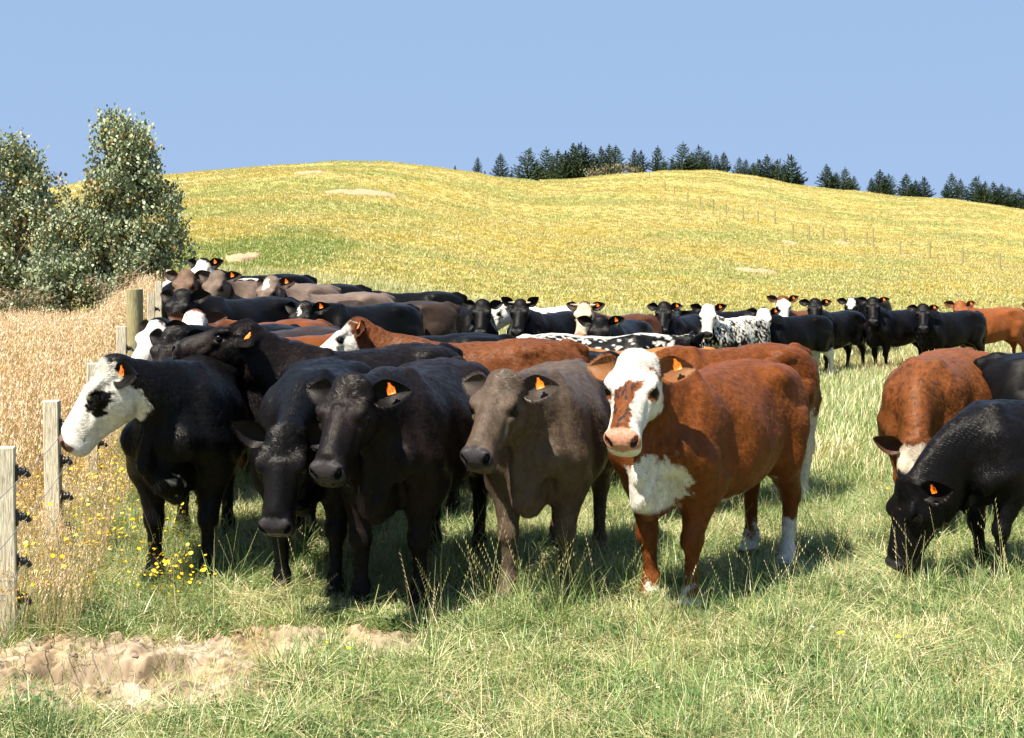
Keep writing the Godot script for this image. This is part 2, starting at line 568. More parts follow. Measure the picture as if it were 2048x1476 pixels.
# The neutral animal at two finenesses: the head (cut at HEAD_CUT) is meshed finer than the body.
const HEAD_CUT := 0.93
func make_template(h_body: float, h_head: float) -> Dictionary:
	var body := net(h_body, Vector3(0.0, 1.0, 0.0), -9.0, HEAD_CUT + h_body * 1.2)
	var head := net(h_head, Vector3(1.12, 1.2, 0.0), HEAD_CUT - h_head * 0.2, 9.0)
	var pos: PackedVector3Array = body[0]
	var idx: PackedInt32Array = body[1]
	var first := pos.size()
	pos.append_array(head[0])
	for i: int in head[1]:
		idx.append(i + first)
	var nrm := PackedVector3Array()
	nrm.resize(pos.size())
	for t in range(0, idx.size(), 3):
		var a := idx[t]
		var b := idx[t + 1]
		var c := idx[t + 2]
		var n := (pos[c] - pos[a]).cross(pos[b] - pos[a])
		nrm[a] += n
		nrm[b] += n
		nrm[c] += n
	for i in nrm.size():
		nrm[i] = nrm[i].normalized()
	for i in first:                                # the end of the body tucks under the head's edge
		if pos[i].x > HEAD_CUT:
			pos[i] -= nrm[i] * (pos[i].x - HEAD_CUT) * 0.35
	return {"pos": pos, "nrm": nrm, "idx": idx, "first_head": first}

# One ear as a cupped leaf: rows of (along, across, opening) points, both faces, closed at the rim.
func ear_shape(nt: int, nv: int) -> Array:
	var pos := PackedVector3Array()
	var nrm := PackedVector3Array()
	var idx := PackedInt32Array()
	for face in 2:
		var base := pos.size()
		for i in nt + 1:
			var t := float(i) / nt
			var w := 0.070 * pow(sin(PI * clampf(pow(t, 0.72) * 0.985 + 0.012, 0, 1)), 0.75) + 0.004
			w = maxf(w, 0.026 * (1.0 - smoothstep(0.0, 0.45, t)))
			var deep := 0.046 * sin(PI * clampf(t * 0.8 + 0.2, 0, 1))
			for j in nv + 1:
				var v := float(j) / nv * 2 - 1
				var curl := 1.0 - 0.28 * (1.0 - smoothstep(0.0, 0.5, t))
				var o := -deep * (1.0 - v * v)
				if face == 1:
					o -= 0.012 * (1.0 - v * v * v * v) + 0.014 * (1.0 - t) * (1.0 - v * v)
				pos.append(Vector3(t * 0.215, v * w * curl - 0.012 * t * t, o - 0.02 * t * t))
		for i in nt:
			for j in nv:
				var a := base + i * (nv + 1) + j
				var q := [a, a + nv + 1, a + 1, a + 1, a + nv + 1, a + nv + 2]
				if face == 1:
					q = [a, a + 1, a + nv + 1, a + 1, a + nv + 2, a + nv + 1]
				idx.append_array(PackedInt32Array(q))
	nrm.resize(pos.size())
	for t in range(0, idx.size(), 3):
		var n := (pos[idx[t + 2]] - pos[idx[t]]).cross(pos[idx[t + 1]] - pos[idx[t]])
		for k in 3:
			nrm[idx[t + k]] += n
	for i in nrm.size():
		nrm[i] = nrm[i].normalized()
	return [pos, nrm, idx, (nt + 1) * (nv + 1)]

func about(pivot: Vector3, b: Basis) -> Transform3D:
	return Transform3D(b, pivot - b * pivot)

func face_point(u: float, n: float, w: float) -> Vector3:
	return NECK_TOP + Vector3(u * FACE_X.x + n * FACE_Y.x, u * FACE_X.y + n * FACE_Y.y, w)

func face_basis() -> Basis:                          # columns: along the face, out of the forehead, to the side
	return Basis(Vector3(FACE_X.x, FACE_X.y, 0), Vector3(FACE_Y.x, FACE_Y.y, 0), Vector3(0, 0, 1))

# The joints of one animal. Angles in degrees: neck_up lifts the neck, turn swings the head to its own right side,
# face is the angle of the face below the horizontal.
func joints(c: Dictionary) -> Dictionary:
	var up := deg_to_rad(c.neck)
	var turn := deg_to_rad(c.turn)
	var face := deg_to_rad(c.face)
	var side := Vector3(0, 0, 1)
	var reach: float = c.get("reach", 0.0)
	var grow: float = c.get("head_size", 1.0)
	var half := Basis(Vector3.UP, -turn * 0.30) * Basis(side, up * 0.5)
	var mid := NECK_BASE.lerp(NECK_TOP, 0.5)
	var t1 := about(NECK_BASE, half)
	var half2 := Basis(side, up * -0.5) * Basis(Vector3.UP, -turn * 0.32) * Basis(side, up * 0.5) * Basis(side, up * 0.5)
	var t2 := t1 * about(mid, half2)
	if reach > 0.0:                                      # a grazing neck is stretched
		var ahead := t2.basis * (NECK_TOP - NECK_BASE).normalized()
		t1.origin += ahead * reach * 0.4
		t2.origin += ahead * reach
	# the head: face it where it should look
	var want := Basis(Vector3.UP, -turn) * Basis(side, FACE_TILT - face) * Basis(Vector3.RIGHT, deg_to_rad(c.get("tilt", 0.0)))
	var th := t2 * about(NECK_TOP, t2.basis.inverse() * want * face_basis() * Basis.from_scale(Vector3(0.93, 1.12, 1.06) * grow) * face_basis().inverse())
	return {"t1": t1, "t2": t2, "th": th}

func ear_transform(c: Dictionary, s: int) -> Transform3D:
	var droop := deg_to_rad(c.get("ear", 8.0))
	var back := deg_to_rad(c.get("ear_back", 18.0))
	var out := Vector3(-sin(back), -sin(droop), s * cos(back)).normalized()   # along u, n, w
	var open := Vector3(c.get("ear_open", 0.42), 0.85, s * 0.42)
	open = (open - out * open.dot(out)).normalized()
	var across := open.cross(out) * s
	var b := face_basis() * Basis(out, across, open) * Basis.from_scale(Vector3(0.98, 1.02, 1.02))
	return Transform3D(b, face_point(0.045, 0.012, s * 0.088))

func pose_cow(c: Dictionary, t: Dictionary) -> Dictionary:
	var jt := joints(c)
	var t1: Transform3D = jt.t1
	var t2: Transform3D = jt.t2
	var th: Transform3D = jt.th
	var src: PackedVector3Array = t.pos
	var srn: PackedVector3Array = t.nrm
	var n := src.size()
	var pos := PackedVector3Array()
	var nrm := PackedVector3Array()
	var col := PackedColorArray()
	var uv := PackedVector2Array()
	pos.resize(n)
	nrm.resize(n)
	col.resize(n)
	uv.resize(n)
	var nd := NECK_TOP - NECK_BASE
	var nl := nd.length_squared()
	var steps: Array = c.get("steps", [0.0, 0.0, 0.0, 0.0])
	var legs: Array[Transform3D] = []
	for k in 4:
		legs.append(about(Vector3(0.50, 0.80, 0) if k < 2 else Vector3(-0.56, 0.86, 0), Basis(Vector3(0, 0, 1), deg_to_rad(steps[k]))))
	var girth: float = c.get("girth", 1.0)
	var coat: Dictionary = c.coat
	var furry: bool = c.fine
	var hair := PackedFloat32Array()
	var rng := RandomNumberGenerator.new()
	rng.seed = 3 + int(c.seed * 31.0)
	var dim := 0.25 if coat.get("deep", false) else 1.0
	var first_head: int = t.first_head
	var seed_at := Vector3(c.seed * 7.31, c.seed * 3.17, c.seed * 5.71)
	for i in n:
		var p := src[i]
		var q := srn[i]
		# region coordinates
		var s := (p - NECK_BASE).dot(nd) / nl
		var r := p - NECK_TOP
		var u := r.x * FACE_X.x + r.y * FACE_X.y
		var fn := r.x * FACE_Y.x + r.y * FACE_Y.y
		col[i] = coat_color(coat, p, u, fn, s, seed_at)
		if p.y < 0.62 or s < 0.2:
			uv[i] = Vector2(atan2(p.z, p.y - 0.9) * 0.32, p.x) if p.y > 0.62 else Vector2(p.x + p.z, p.y)
		else:
			uv[i] = Vector2(p.z + p.y * 0.35, u)
		var g := p
		g.z *= lerpf(1.0, girth, smoothstep(0.45, 0.7, p.y) * smoothstep(0.75, 0.3, absf(p.x)))
		var o := g
		var m := q
		if p.x > 0.2 and p.y > 0.5 and s > -0.2:
			var w1 := smoothstep(-0.2, 0.5, s) * smoothstep(0.52, 0.72, p.y)
			if w1 > 0.0:
				var w2 := smoothstep(0.3, 0.9, s)
				var wh := smoothstep(-0.11, 0.05, u) * smoothstep(0.45, 0.75, s)
				if s > 1.0:
					wh = maxf(wh, smoothstep(-0.09, 0.03, u))
				var b1 := (1.0 - w2) * (1.0 - wh)
				var b2 := w2 * (1.0 - wh)
				o = g * (1.0 - w1) + (t1 * g * b1 + t2 * g * b2 + th * g * wh) * w1
				m = q * (1.0 - w1) + (t1.basis * q * b1 + t2.basis * q * b2 + th.basis * q * wh) * w1
		if p.y < 0.84:
			var front := p.x > 0.0
			var wl := smoothstep(0.84, 0.60, p.y) * smoothstep(0.03, 0.11, absf(p.z))
			if not front:
				wl *= smoothstep(-0.2, -0.4, p.x)
			else:
				wl *= smoothstep(0.2, 0.38, p.x)
			if wl > 0.0:
				var k := (0 if front else 2) + (0 if p.z < 0 else 1)
				o = o.lerp(legs[k] * g, wl)
				m = m.lerp(legs[k].basis * q, wl)
		pos[i] = o
		nrm[i] = m.normalized()
		if furry and p.y > 0.08 and (i % 2 == 0 if i < first_head else i % 5 == 0):
			# which way the hair lies: back and down on the body, down the legs, up the face
			var on_face := i >= first_head and u > 0.0
			if on_face and (u > 0.46 or Vector3(u - 0.207, fn, absf(p.z) - 0.11).length() < 0.04):
				continue
			var lie := Vector3(-0.9, -0.55, 0.1 * p.z)
			if on_face:
				lie = Vector3(-FACE_X.x, -FACE_X.y, 0) + Vector3(0, -0.5, signf(p.z) * 0.5) * smoothstep(0.3, 0.15, u)
				lie = (t2.basis if u < 0.0 else th.basis) * lie
			elif s > 0.25 and p.y > 0.6:
				lie = t1.basis * Vector3(-0.75, -0.7, 0)
			elif p.y < 0.62:
				lie = Vector3(-0.15, -1, 0)
			var up := nrm[i]
			lie = lie + Vector3(rng.randf_range(-0.35, 0.35), rng.randf_range(-0.35, 0.35), rng.randf_range(-0.35, 0.35))
			lie = (lie - up * lie.dot(up)).normalized()
			var acr := lie.cross(up)
			var sc := rng.randf_range(0.7, 1.25) * (0.55 if on_face else 1.0)
			if on_face and u < 0.13 and fn > 0.0:
				sc *= 2.3                                  # curly forelock
				up = (up + Vector3(rng.randf_range(-0.4, 0.4), 0, rng.randf_range(-0.4, 0.4))).normalized()
			var lx := lie * sc
			var ly := up * sc
			var lz := acr * sc
			var f := rng.randf_range(0.75, 1.35) * dim
			var k := col[i]
			hair.append_array(PackedFloat32Array([lx.x, ly.x, lz.x, o.x, lx.y, ly.y, lz.y, o.y, lx.z, ly.z, lz.z, o.z, k.r * f, k.g * f, k.b * f, 1.0]))
	var idx: PackedInt32Array = t.idx.duplicate()
	# ears
	var ear: Array = t.ear
	var ep: PackedVector3Array = ear[0]
	var en: PackedVector3Array = ear[1]
	for sgn: int in [-1, 1]:
		var et := th * ear_transform(c, sgn)
		var first := pos.size()
		for i in ep.size():
			pos.append(et * ep[i])
			nrm.append(et.basis * en[i])
			uv.append(Vector2(ep[i].y, ep[i].x))
			var inner: bool = i < ear[3]
			col.append(ear_color(coat, ep[i], inner, seed_at))
		var ei: PackedInt32Array = ear[2]
		for k in range(0, ei.size(), 3):
			idx.append(ei[k] + first)
			idx.append(ei[k + (1 if sgn > 0 else 2)] + first)
			idx.append(ei[k + (2 if sgn > 0 else 1)] + first)
	var arrays := []
	arrays.resize(Mesh.ARRAY_MAX)
	arrays[Mesh.ARRAY_VERTEX] = pos
	arrays[Mesh.ARRAY_NORMAL] = nrm
	arrays[Mesh.ARRAY_COLOR] = col
	arrays[Mesh.ARRAY_TEX_UV] = uv
	arrays[Mesh.ARRAY_INDEX] = idx
	return {"arrays": arrays, "head": th, "hair": hair}

func fbm(p: Vector3, scale: float) -> float:          # about -1..1
	return noise_a.get_noise_3dv(p * scale)

func ear_color(k: Dictionary, p: Vector3, inner: bool, sd: Vector3) -> Color:
	var b: Color = k.get("ear", k.base)
	var f := 1.0 + 0.25 * fbm(p * Vector3(1, 6, 1) + sd, 22.0)
	if inner:
		b = b.lerp(k.get("ear_in", Color(0.016, 0.013, 0.012) if k.base.r < 0.02 else Color(0.05, 0.04, 0.035)), 0.6)
	if k.get("deep", false):
		f *= 4.0
	return Color(b.r * f, b.g * f, b.b * f)

const WHITE := Color(0.80, 0.765, 0.70)

# Coats are markings of the animal: base colour, streaks and patches with broken edges.
func coat_color(k: Dictionary, p: Vector3, u: float, fn: float, s: float, sd: Vector3) -> Color:
	var base: Color = k.base
	var other: Color = k.get("other", base)
	var q := p + sd
	var n1 := fbm(q * Vector3(1.0, 1.0, 1.0), 2.6)
	var n2 := fbm(q * Vector3(0.6, 1.0, 1.6), 13.0)
	var n3 := fbm(q * Vector3(1.0, 1.0, 1.0), 38.0)
	var mixed := clampf(0.5 + 0.55 * n1 + 0.35 * n2, 0, 1)
	var c := base.lerp(other, mixed)
	var on_head := s > 0.85 and u > -0.05
	var z := absf(p.z)
	var edge := n2 * 0.03 + n3 * 0.018
	if k.has("brindle"):                                 # dark streaks that run down from the back
		var st := 0.75 * fbm(Vector3(q.x * 3.0, q.y * 0.7, q.z * 1.2), 11.0) + 0.5 * fbm(Vector3(q.x * 3.0, q.y * 0.5, q.z * 1.4), 26.0) + 0.35 * n1
		var amount: float = k.brindle
		var where := smoothstep(-0.25, 0.5, p.x) * 0.8 + 0.2
		c = c.lerp(k.get("dark", Color(0.02, 0.012, 0.01)), clampf(smoothstep(0.02, 0.36, st) * amount * where, 0, 1))
	if k.has("points"):                                  # darker legs and muzzle in grown hair
		var pt: Color = k.points
		c = c.lerp(pt, clampf(smoothstep(0.62, 0.40, p.y + edge * 2.0) * 0.75, 0, 1))
	var white := 0.0
	var soft := 0.007
	if k.has("belly"):
		var lim: float = k.belly
		white = maxf(white, smoothstep(-soft, soft, lim - p.y + edge * 1.6 - 0.25 * z) * smoothstep(0.45, 0.42, absf(p.x + 0.05)) * smoothstep(0.5, 0.53, p.y))
	if k.has("brisket"):
		var rb: float = k.brisket
		var db := Vector3((p.x - 0.78) * 0.55, (p.y - 0.72) * 0.85, p.z + 0.05).length() + n1 * 0.10 + edge * 1.3
		white = maxf(white, smoothstep(soft, -soft, db - rb) * smoothstep(0.56, 0.6, p.y))
	if k.has("socks"):
		var sock: Array = k.socks
		var leg := (0 if p.x > 0.0 else 2) + (0 if p.z < 0 else 1)
		white = maxf(white, smoothstep(soft, -soft, p.y - sock[leg] + n1 * 0.13 + edge * 2.6))
		if p.y < 0.07:
			white = 0.0
	if k.has("stripe") and s < 0.7:
		white = maxf(white, smoothstep(soft, -soft, z - k.stripe - n1 * 0.05 - edge) * smoothstep(1.12, 1.16, p.y))
	if k.has("patch"):
		for pt: Array in k.patch:                        # [centre, radius]
			var dp: float = (p - pt[0]).length() - pt[1] + n1 * 0.08 + edge
			white = maxf(white, smoothstep(soft, -soft, dp))
	if k.has("speckle") and not on_head:
		var sp := fbm(Vector3(q.x, q.y * 0.8, q.z), 17.0) + 0.55 * n3 + 0.8 * n1
		var line := smoothstep(0.75, 1.3, p.y) * 0.2
		white = maxf(white, smoothstep(0.10, 0.2, sp + k.speckle + line))
	if s > 0.55:
		match k.get("face", ""):
			"white":
				var lim2: float = k.get("face_to", 0.02)
				var fw := smoothstep(-soft, soft, u - lim2 - edge - 0.25 * maxf(0.0, z - 0.05) - 0.3 * maxf(0.0, -fn - 0.05)) * smoothstep(-0.262, -0.245, fn + edge)
				white = maxf(white, fw)
			"eye_patch":
				var fw2 := smoothstep(-soft, soft, u - 0.0 - edge - 0.45 * maxf(0.0, z - 0.06) - 0.22 * maxf(0.0, -fn - 0.06)) * smoothstep(-0.262, -0.245, fn + edge)
				var eye := Vector2((u - 0.215) * 0.8, fn + 0.028).length() - 0.066 - edge * 1.3
				fw2 *= smoothstep(-soft, soft, eye + (0.2 if z < 0.05 else 0.0))
				white = maxf(white, fw2)
			"saddle":                                     # white face with a coloured saddle down the nose
				var fw3 := smoothstep(-soft, soft, u + 0.035 - edge - 0.35 * maxf(0.0, z - 0.07) - 0.3 * maxf(0.0, -fn - 0.05)) * smoothstep(-0.262, -0.245, fn + edge)
				var sad := 0.052 + edge * 0.8 + 0.03 * smoothstep(0.3, 0.2, u) - absf(p.z - 0.014)
				var nose := smoothstep(-soft, soft, sad) * smoothstep(0.205, 0.225, u + edge - 0.3 * p.z) * smoothstep(-0.06, -0.03, fn)
				var eye3 := Vector2((u - 0.215) * 0.8, fn + 0.012).length() - 0.042 - edge * 0.6
				fw3 *= 1.0 - nose
				fw3 *= smoothstep(-soft, soft, eye3 + (0.2 if z < 0.06 else 0.0))
				var spot := Vector3(u - 0.105, fn - 0.05, p.z + 0.082).length() - 0.026 - edge * 0.5
				fw3 *= smoothstep(-soft, soft, spot)
				white = maxf(white, fw3)
				if nose > 0.5 and fbm(Vector3(q.x * 0.6, q.y * 0.6, q.z * 3.0), 16.0) > 0.18:
					c = Color(0.03, 0.022, 0.025)
			"blaze":
				var rb2: float = k.get("blaze", 0.03)
				var bl := smoothstep(-soft, soft, rb2 + edge - Vector2((u - 0.12) * 0.5, p.z).length()) * smoothstep(-0.02, 0.0, fn)
				white = maxf(white, bl)
			"mottled":
				var mt := n2 * 0.6 + n3 * 0.7 + 0.4
				white = maxf(white, smoothstep(0.0, 0.1, mt) * smoothstep(-soft, soft, u - 0.0 - edge))
	var wcol := WHITE
	if k.has("cream"):
		wcol = k.cream
	var wf := 0.94 + 0.10 * n2 + 0.06 * n3
	c = c.lerp(Color(wcol.r * wf, wcol.g * wf, wcol.b * wf * 0.99), white)
	if k.has("face_tint") and on_head:
		c = c.lerp(k.face_tint, 0.6 * smoothstep(0.1, 0.35, u))
	if on_head and z > 0.06:                             # dark skin round the eye
		var rim := Vector2(u - 0.207, (fn + 0.004) * 1.25).length() - 0.040
		if rim < 0.0:
			c = c.lerp(Color(0.02, 0.015, 0.014), smoothstep(0.0, -0.008, rim) * 0.85)
	# bare skin of the muzzle, hooves
	if on_head and u > 0.44:
		var skin: Color = k.get("skin", Color(0.035, 0.032, 0.036))
		var mz := smoothstep(0.503, 0.512, u + 0.25 * maxf(0.0, fn + 0.03) - 0.6 * maxf(0.0, z - 0.06) + edge * 0.3) * smoothstep(-0.082, -0.074, fn + 0.5 * maxf(0.0, 0.03 - z))
		c = c.lerp(Color(skin.r * (1 + 0.3 * n3), skin.g * (1 + 0.3 * n3), skin.b * (1 + 0.3 * n3)), mz)
		var nd2 := Vector3((u - 0.545) * 0.8, fn + 0.038 - (z - 0.062) * 0.7, z - 0.062).length()
		if nd2 < 0.022:
			c = skin.lerp(Color(0.012, 0.01, 0.01), 0.8)
	if p.y < 0.065 and s < 0.2:
		c = Color(0.035, 0.03, 0.028)
	var f := 1.0 + 0.10 * n3 + 0.10 * n2
	if k.get("deep", false):
		f *= 4.0
	return Color(clampf(c.r * f, 0.002, 0.9), clampf(c.g * f, 0.002, 0.9), clampf(c.b * f, 0.002, 0.9))

func tube_mesh(st: SurfaceTool, pts: Array, radii: Array, sides: int, color: Color) -> void:
	var rings: Array = []
	for i in pts.size():
		var a: Vector3 = pts[maxi(i - 1, 0)]
		var b: Vector3 = pts[mini(i + 1, pts.size() - 1)]
		var d := (b - a).normalized()
		var x := d.cross(Vector3.RIGHT if absf(d.x) < 0.8 else Vector3.UP).normalized()
		var y := x.cross(d)
		var ring: Array = []
		for k in sides:
			var w := TAU * k / sides
			ring.append([pts[i] + (x * cos(w) + y * sin(w)) * radii[i], x * cos(w) + y * sin(w)])
		rings.append(ring)
	for i in pts.size() - 1:
		for k in sides:
			var q := [rings[i][k], rings[i][(k + 1) % sides], rings[i + 1][(k + 1) % sides], rings[i + 1][k]]
			for m: int in [0, 1, 2, 0, 2, 3]:
				st.set_color(color)
				st.set_normal(q[m][1])
				st.add_vertex(q[m][0])
	var last: int = pts.size() - 1
	for e: int in [0, last]:
		for k in sides:
			var tri := [pts[e], rings[e][k][0], rings[e][(k + 1) % sides][0]]
			if e == 0:
				tri.reverse()
			for v: Vector3 in tri:
				st.set_color(color)
				st.set_normal((pts[last] - pts[0]).normalized() * (-1.0 if e == 0 else 1.0))
				st.add_vertex(v)

func new_tool() -> SurfaceTool:
	var st := SurfaceTool.new()
	st.begin(Mesh.PRIMITIVE_TRIANGLES)
	return st

func part(called: String, mesh: Mesh, mat: Material, parent: Node) -> MeshInstance3D:
	var o := MeshInstance3D.new()
	o.name = called
	o.mesh = mesh
	o.material_override = mat
	parent.add_child(o, true)
	return o

var counts := {}
func numbered(called: String) -> String:
	var n: int = counts.get(called, 0)
	counts[called] = n + 1
	return called if n == 0 else "%s_%03d" % [called, n]

func describe(o: Node, label: String, category: String, group := "", kind := "") -> void:
	if label != "":
		o.set_meta("label", label)
	if category != "":
		o.set_meta("category", category)
	if group != "":
		o.set_meta("group", group)
	if kind != "":
		o.set_meta("kind", kind)

var tag_shape: ArrayMesh
func make_tag_shape() -> void:                        # a bottle-shaped plate with a narrow neck
	var rim := PackedVector2Array([Vector2(-0.028, -0.075), Vector2(0.028, -0.075), Vector2(0.03, -0.07), Vector2(0.03, -0.03), Vector2(0.014, -0.014), Vector2(0.009, 0.0), Vector2(0.009, 0.012), Vector2(-0.009, 0.012), Vector2(-0.009, 0.0), Vector2(-0.014, -0.014), Vector2(-0.03, -0.03), Vector2(-0.03, -0.07)])
	var st := new_tool()
	var tri := Geometry2D.triangulate_polygon(rim)
	for z: float in [0.0012, -0.0012]:
		for k in range(0, tri.size(), 3):
			for m in 3:
				var v := rim[tri[k + (m if z > 0 else 2 - m)]]
				st.add_vertex(Vector3(v.x, v.y, z))
	for k in rim.size():
		var a := rim[k]
		var b := rim[(k + 1) % rim.size()]
		for v: Vector3 in [Vector3(a.x, a.y, 0.0012), Vector3(b.x, b.y, 0.0012), Vector3(b.x, b.y, -0.0012), Vector3(a.x, a.y, 0.0012), Vector3(b.x, b.y, -0.0012), Vector3(a.x, a.y, -0.0012)]:
			st.add_vertex(v)
	st.generate_normals()
	tag_shape = st.commit()

# Hair that stands out from the coat: poll tuft, ear fringes, whiskers, tail switch. One mesh of fine tapering strands.
func strand(st: SurfaceTool, a: Vector3, d: Vector3, fall: Vector3, long: float, wide: float, c: Color) -> void:
	var side := d.cross(Vector3(0.3, 0.8, 0.52)).normalized() * wide * 0.5
	var p := a
	var dir := d.normalized()
	var prev_l := a - side
	var prev_r := a + side
	var n := 3
	for i in n:
		dir = (dir + fall * (1.0 / n)).normalized()
		p += dir * long / n
		var sc := 1.0 - float(i + 1) / n
		var l := p - side * sc
		var r := p + side * sc
		var nn := dir.cross(side).normalized()
		var vs := [prev_l, prev_r, r, prev_l, r, l] if i < n - 1 else [prev_l, prev_r, p]
		for v: Vector3 in vs:
			st.set_color(c)
			st.set_normal(nn)
			st.add_vertex(v)
		prev_l = l
		prev_r = r

func build_cow(c: Dictionary, made: Dictionary) -> Node3D:
	var root := Node3D.new()
	root.name = numbered("cow")
	add_child(root)
	var k: Dictionary = c.coat
	var am := ArrayMesh.new()
	am.add_surface_from_arrays(Mesh.PRIMITIVE_TRIANGLES, made.arrays)
	part("body", am, M.coat_black if k.get("deep", false) else M.coat, root)
	var th: Transform3D = made.head
	var fine: bool = c.get("fine", false)
	var rng := RandomNumberGenerator.new()
	rng.seed = 91 + int(c.seed * 17.0)
	for s: int in [-1, 1]:
		var e := part("eye", eye_fine if fine else eye_plain, M.eye, root)
		e.transform = th * Transform3D(face_basis(), face_point(0.206, -0.004, s * 0.103))
		if c.get("tag", 0) == s or c.get("tag2", 0) == s:
			var et := th * ear_transform(c, s)
			var at := et * Vector3(0.11, -0.046, 0.004)
			var outward := (et.basis.z * 0.9 + Vector3(0, -0.15, 0)).normalized()
			var down := Vector3.DOWN * 0.9 + et.basis.x * 0.25
			down = (down - outward * down.dot(outward)).normalized()
			var g := part("ear_tag", tag_shape, M.tag, root)
			g.transform = Transform3D(Basis(outward.cross(down), -down, outward).orthonormalized().scaled(Vector3.ONE * 0.72), at + outward * 0.006)
			if c.has("number"):
				var tm := TextMesh.new()
				tm.text = c.number
				tm.font = font
				tm.font_size = 32
				tm.pixel_size = 0.0011
				tm.depth = 0.0008
				var nn := part("tag_number", tm, M.ink, g)
				nn.position = Vector3(0, -0.05, 0.0016)
	if c.has("horn"):
		for s: int in [-1, 1]:
			var st := new_tool()
			var pts: Array = []
			var rad: Array = []
			var hl: float = c.horn
			for i in 7:
				var t := i / 6.0
				pts.append(face_point(0.01 + 0.03 * t * t, 0.03 + hl * 0.55 * t * t, s * (0.075 + hl * t)))
				rad.append(lerpf(0.024, 0.004, pow(t, 1.4)))
			tube_mesh(st, pts, rad, 10, Color(0.55, 0.45, 0.32))
			var h := part("horn", st.commit(), M.horn, root)
			h.transform = th
	if fine:
		var mm := MultiMesh.new()
		mm.transform_format = MultiMesh.TRANSFORM_3D
		mm.use_colors = true
		mm.mesh = hair_tuft
		mm.instance_count = made.hair.size() / 16
		mm.buffer = made.hair
		var fur := MultiMeshInstance3D.new()
		fur.name = "coat_hair"
		fur.multimesh = mm
		fur.material_override = M.strand
		fur.set_meta("kind", "stuff")
		root.add_child(fur, true)
		var st := new_tool()
		var ec: Color = k.get("ear", k.base)
		for s: int in [-1, 1]:
			var et := th * ear_transform(c, s)
			for i in 240:
				var t := rng.randf_range(0.12, 1.0)
				var v := 1.0 if rng.randf() < 0.5 else -1.0
				var w := 0.066 * pow(sin(PI * clampf(pow(t, 0.72), 0, 0.99)), 0.8)
				var a := et * Vector3(t * 0.208, v * w - 0.012 * t * t, -0.02 * t * t - 0.002)
				var d := et.basis * Vector3(0.5 + 0.6 * t, v * 0.8, rng.randf_range(-0.2, 0.5))
				strand(st, a, d, Vector3.DOWN * 0.5, rng.randf_range(0.012, 0.034), 0.0022, ec * rng.randf_range(0.7, 1.3))
		var pc: Color = k.get("poll", k.base)
		for i in 420:                                    # tuft between the ears
			var a2 := rng.randf_range(-1, 1)
			var u2 := rng.randf_range(-0.03, 0.10)
			var fp := face_point(u2, 0.062 - 0.02 * a2 * a2, a2 * 0.055)
			var d2 := th.basis * (face_basis() * Vector3(0.7, 0.55, a2 * 0.6 + rng.randf_range(-0.3, 0.3)))
			strand(st, th * fp, d2, Vector3.DOWN * 0.9, rng.randf_range(0.025, 0.055), 0.0026, pc * rng.randf_range(0.7, 1.25))
		for i in 46:                                     # whiskers
			var s2 := -1.0 if i % 2 == 0 else 1.0
			var fp2 := face_point(rng.randf_range(0.47, 0.54), rng.randf_range(-0.125, -0.07), s2 * rng.randf_range(0.03, 0.068))
			var d3 := th.basis * (face_basis() * Vector3(0.5, -0.45, s2 * 0.9))
			strand(st, th * fp2, d3, Vector3.DOWN * 0.2, rng.randf_range(0.02, 0.045), 0.0012, Color(0.3, 0.29, 0.28))
		var hair := part("hair", st.commit(), M.strand, root)
		hair.set_meta("kind", "stuff")
	# tail switch
	var ts := new_tool()
	var tc: Color = k.get("switch", k.base)
	for i in (140 if fine else 36):
		var a3 := rng.randf_range(0, TAU)
		var from := Vector3(-0.975 + cos(a3) * 0.014, rng.randf_range(0.56, 0.72), sin(a3) * 0.014)
		strand(ts, from, Vector3(cos(a3) * 0.25, -1, sin(a3) * 0.25), Vector3.DOWN * 0.3, rng.randf_range(0.2, 0.36), 0.004 if fine else 0.01, tc * rng.randf_range(0.7, 1.3))
	var sw := part("tail_switch", ts.commit(), M.strand, root)
	sw.set_meta("kind", "stuff")
	return root

var noise_a := FastNoiseLite.new()
var font := SystemFont.new()
var M := {}
var eye_fine: Mesh
var eye_plain: Mesh
var hair_tuft: Mesh

func make_hair_tuft() -> Mesh:                       # a lock of hairs lying along +x on a surface that faces +y
	var rng := RandomNumberGenerator.new()
	rng.seed = 5
	var st := new_tool()
	for i in 11:
		var at := Vector3(rng.randf_range(-0.014, 0.014), -0.0015, rng.randf_range(-0.012, 0.012))
		var yaw := rng.randf_range(-0.35, 0.35)
		var long := rng.randf_range(0.013, 0.024)
		var lift := rng.randf_range(0.12, 0.32)
		var side := Vector3(-sin(yaw), 0, cos(yaw)) * 0.0011
		var m := at + Vector3(cos(yaw), lift, sin(yaw)) * long * 0.5
		var e := at + Vector3(cos(yaw), lift * 0.55, sin(yaw)) * long
		var nn := Vector3(rng.randf_range(-0.32, 0.06), 1, rng.randf_range(-0.32, 0.32)).normalized()
		var f := rng.randf_range(0.75, 1.0)
		for v: Vector3 in [at - side, m + side * 0.7, at + side, at - side, m - side * 0.7, m + side * 0.7, m - side * 0.7, e, m + side * 0.7]:
			st.set_color(Color(f, f, f))
			st.set_normal(nn)
			st.add_vertex(v)
	return st.commit()

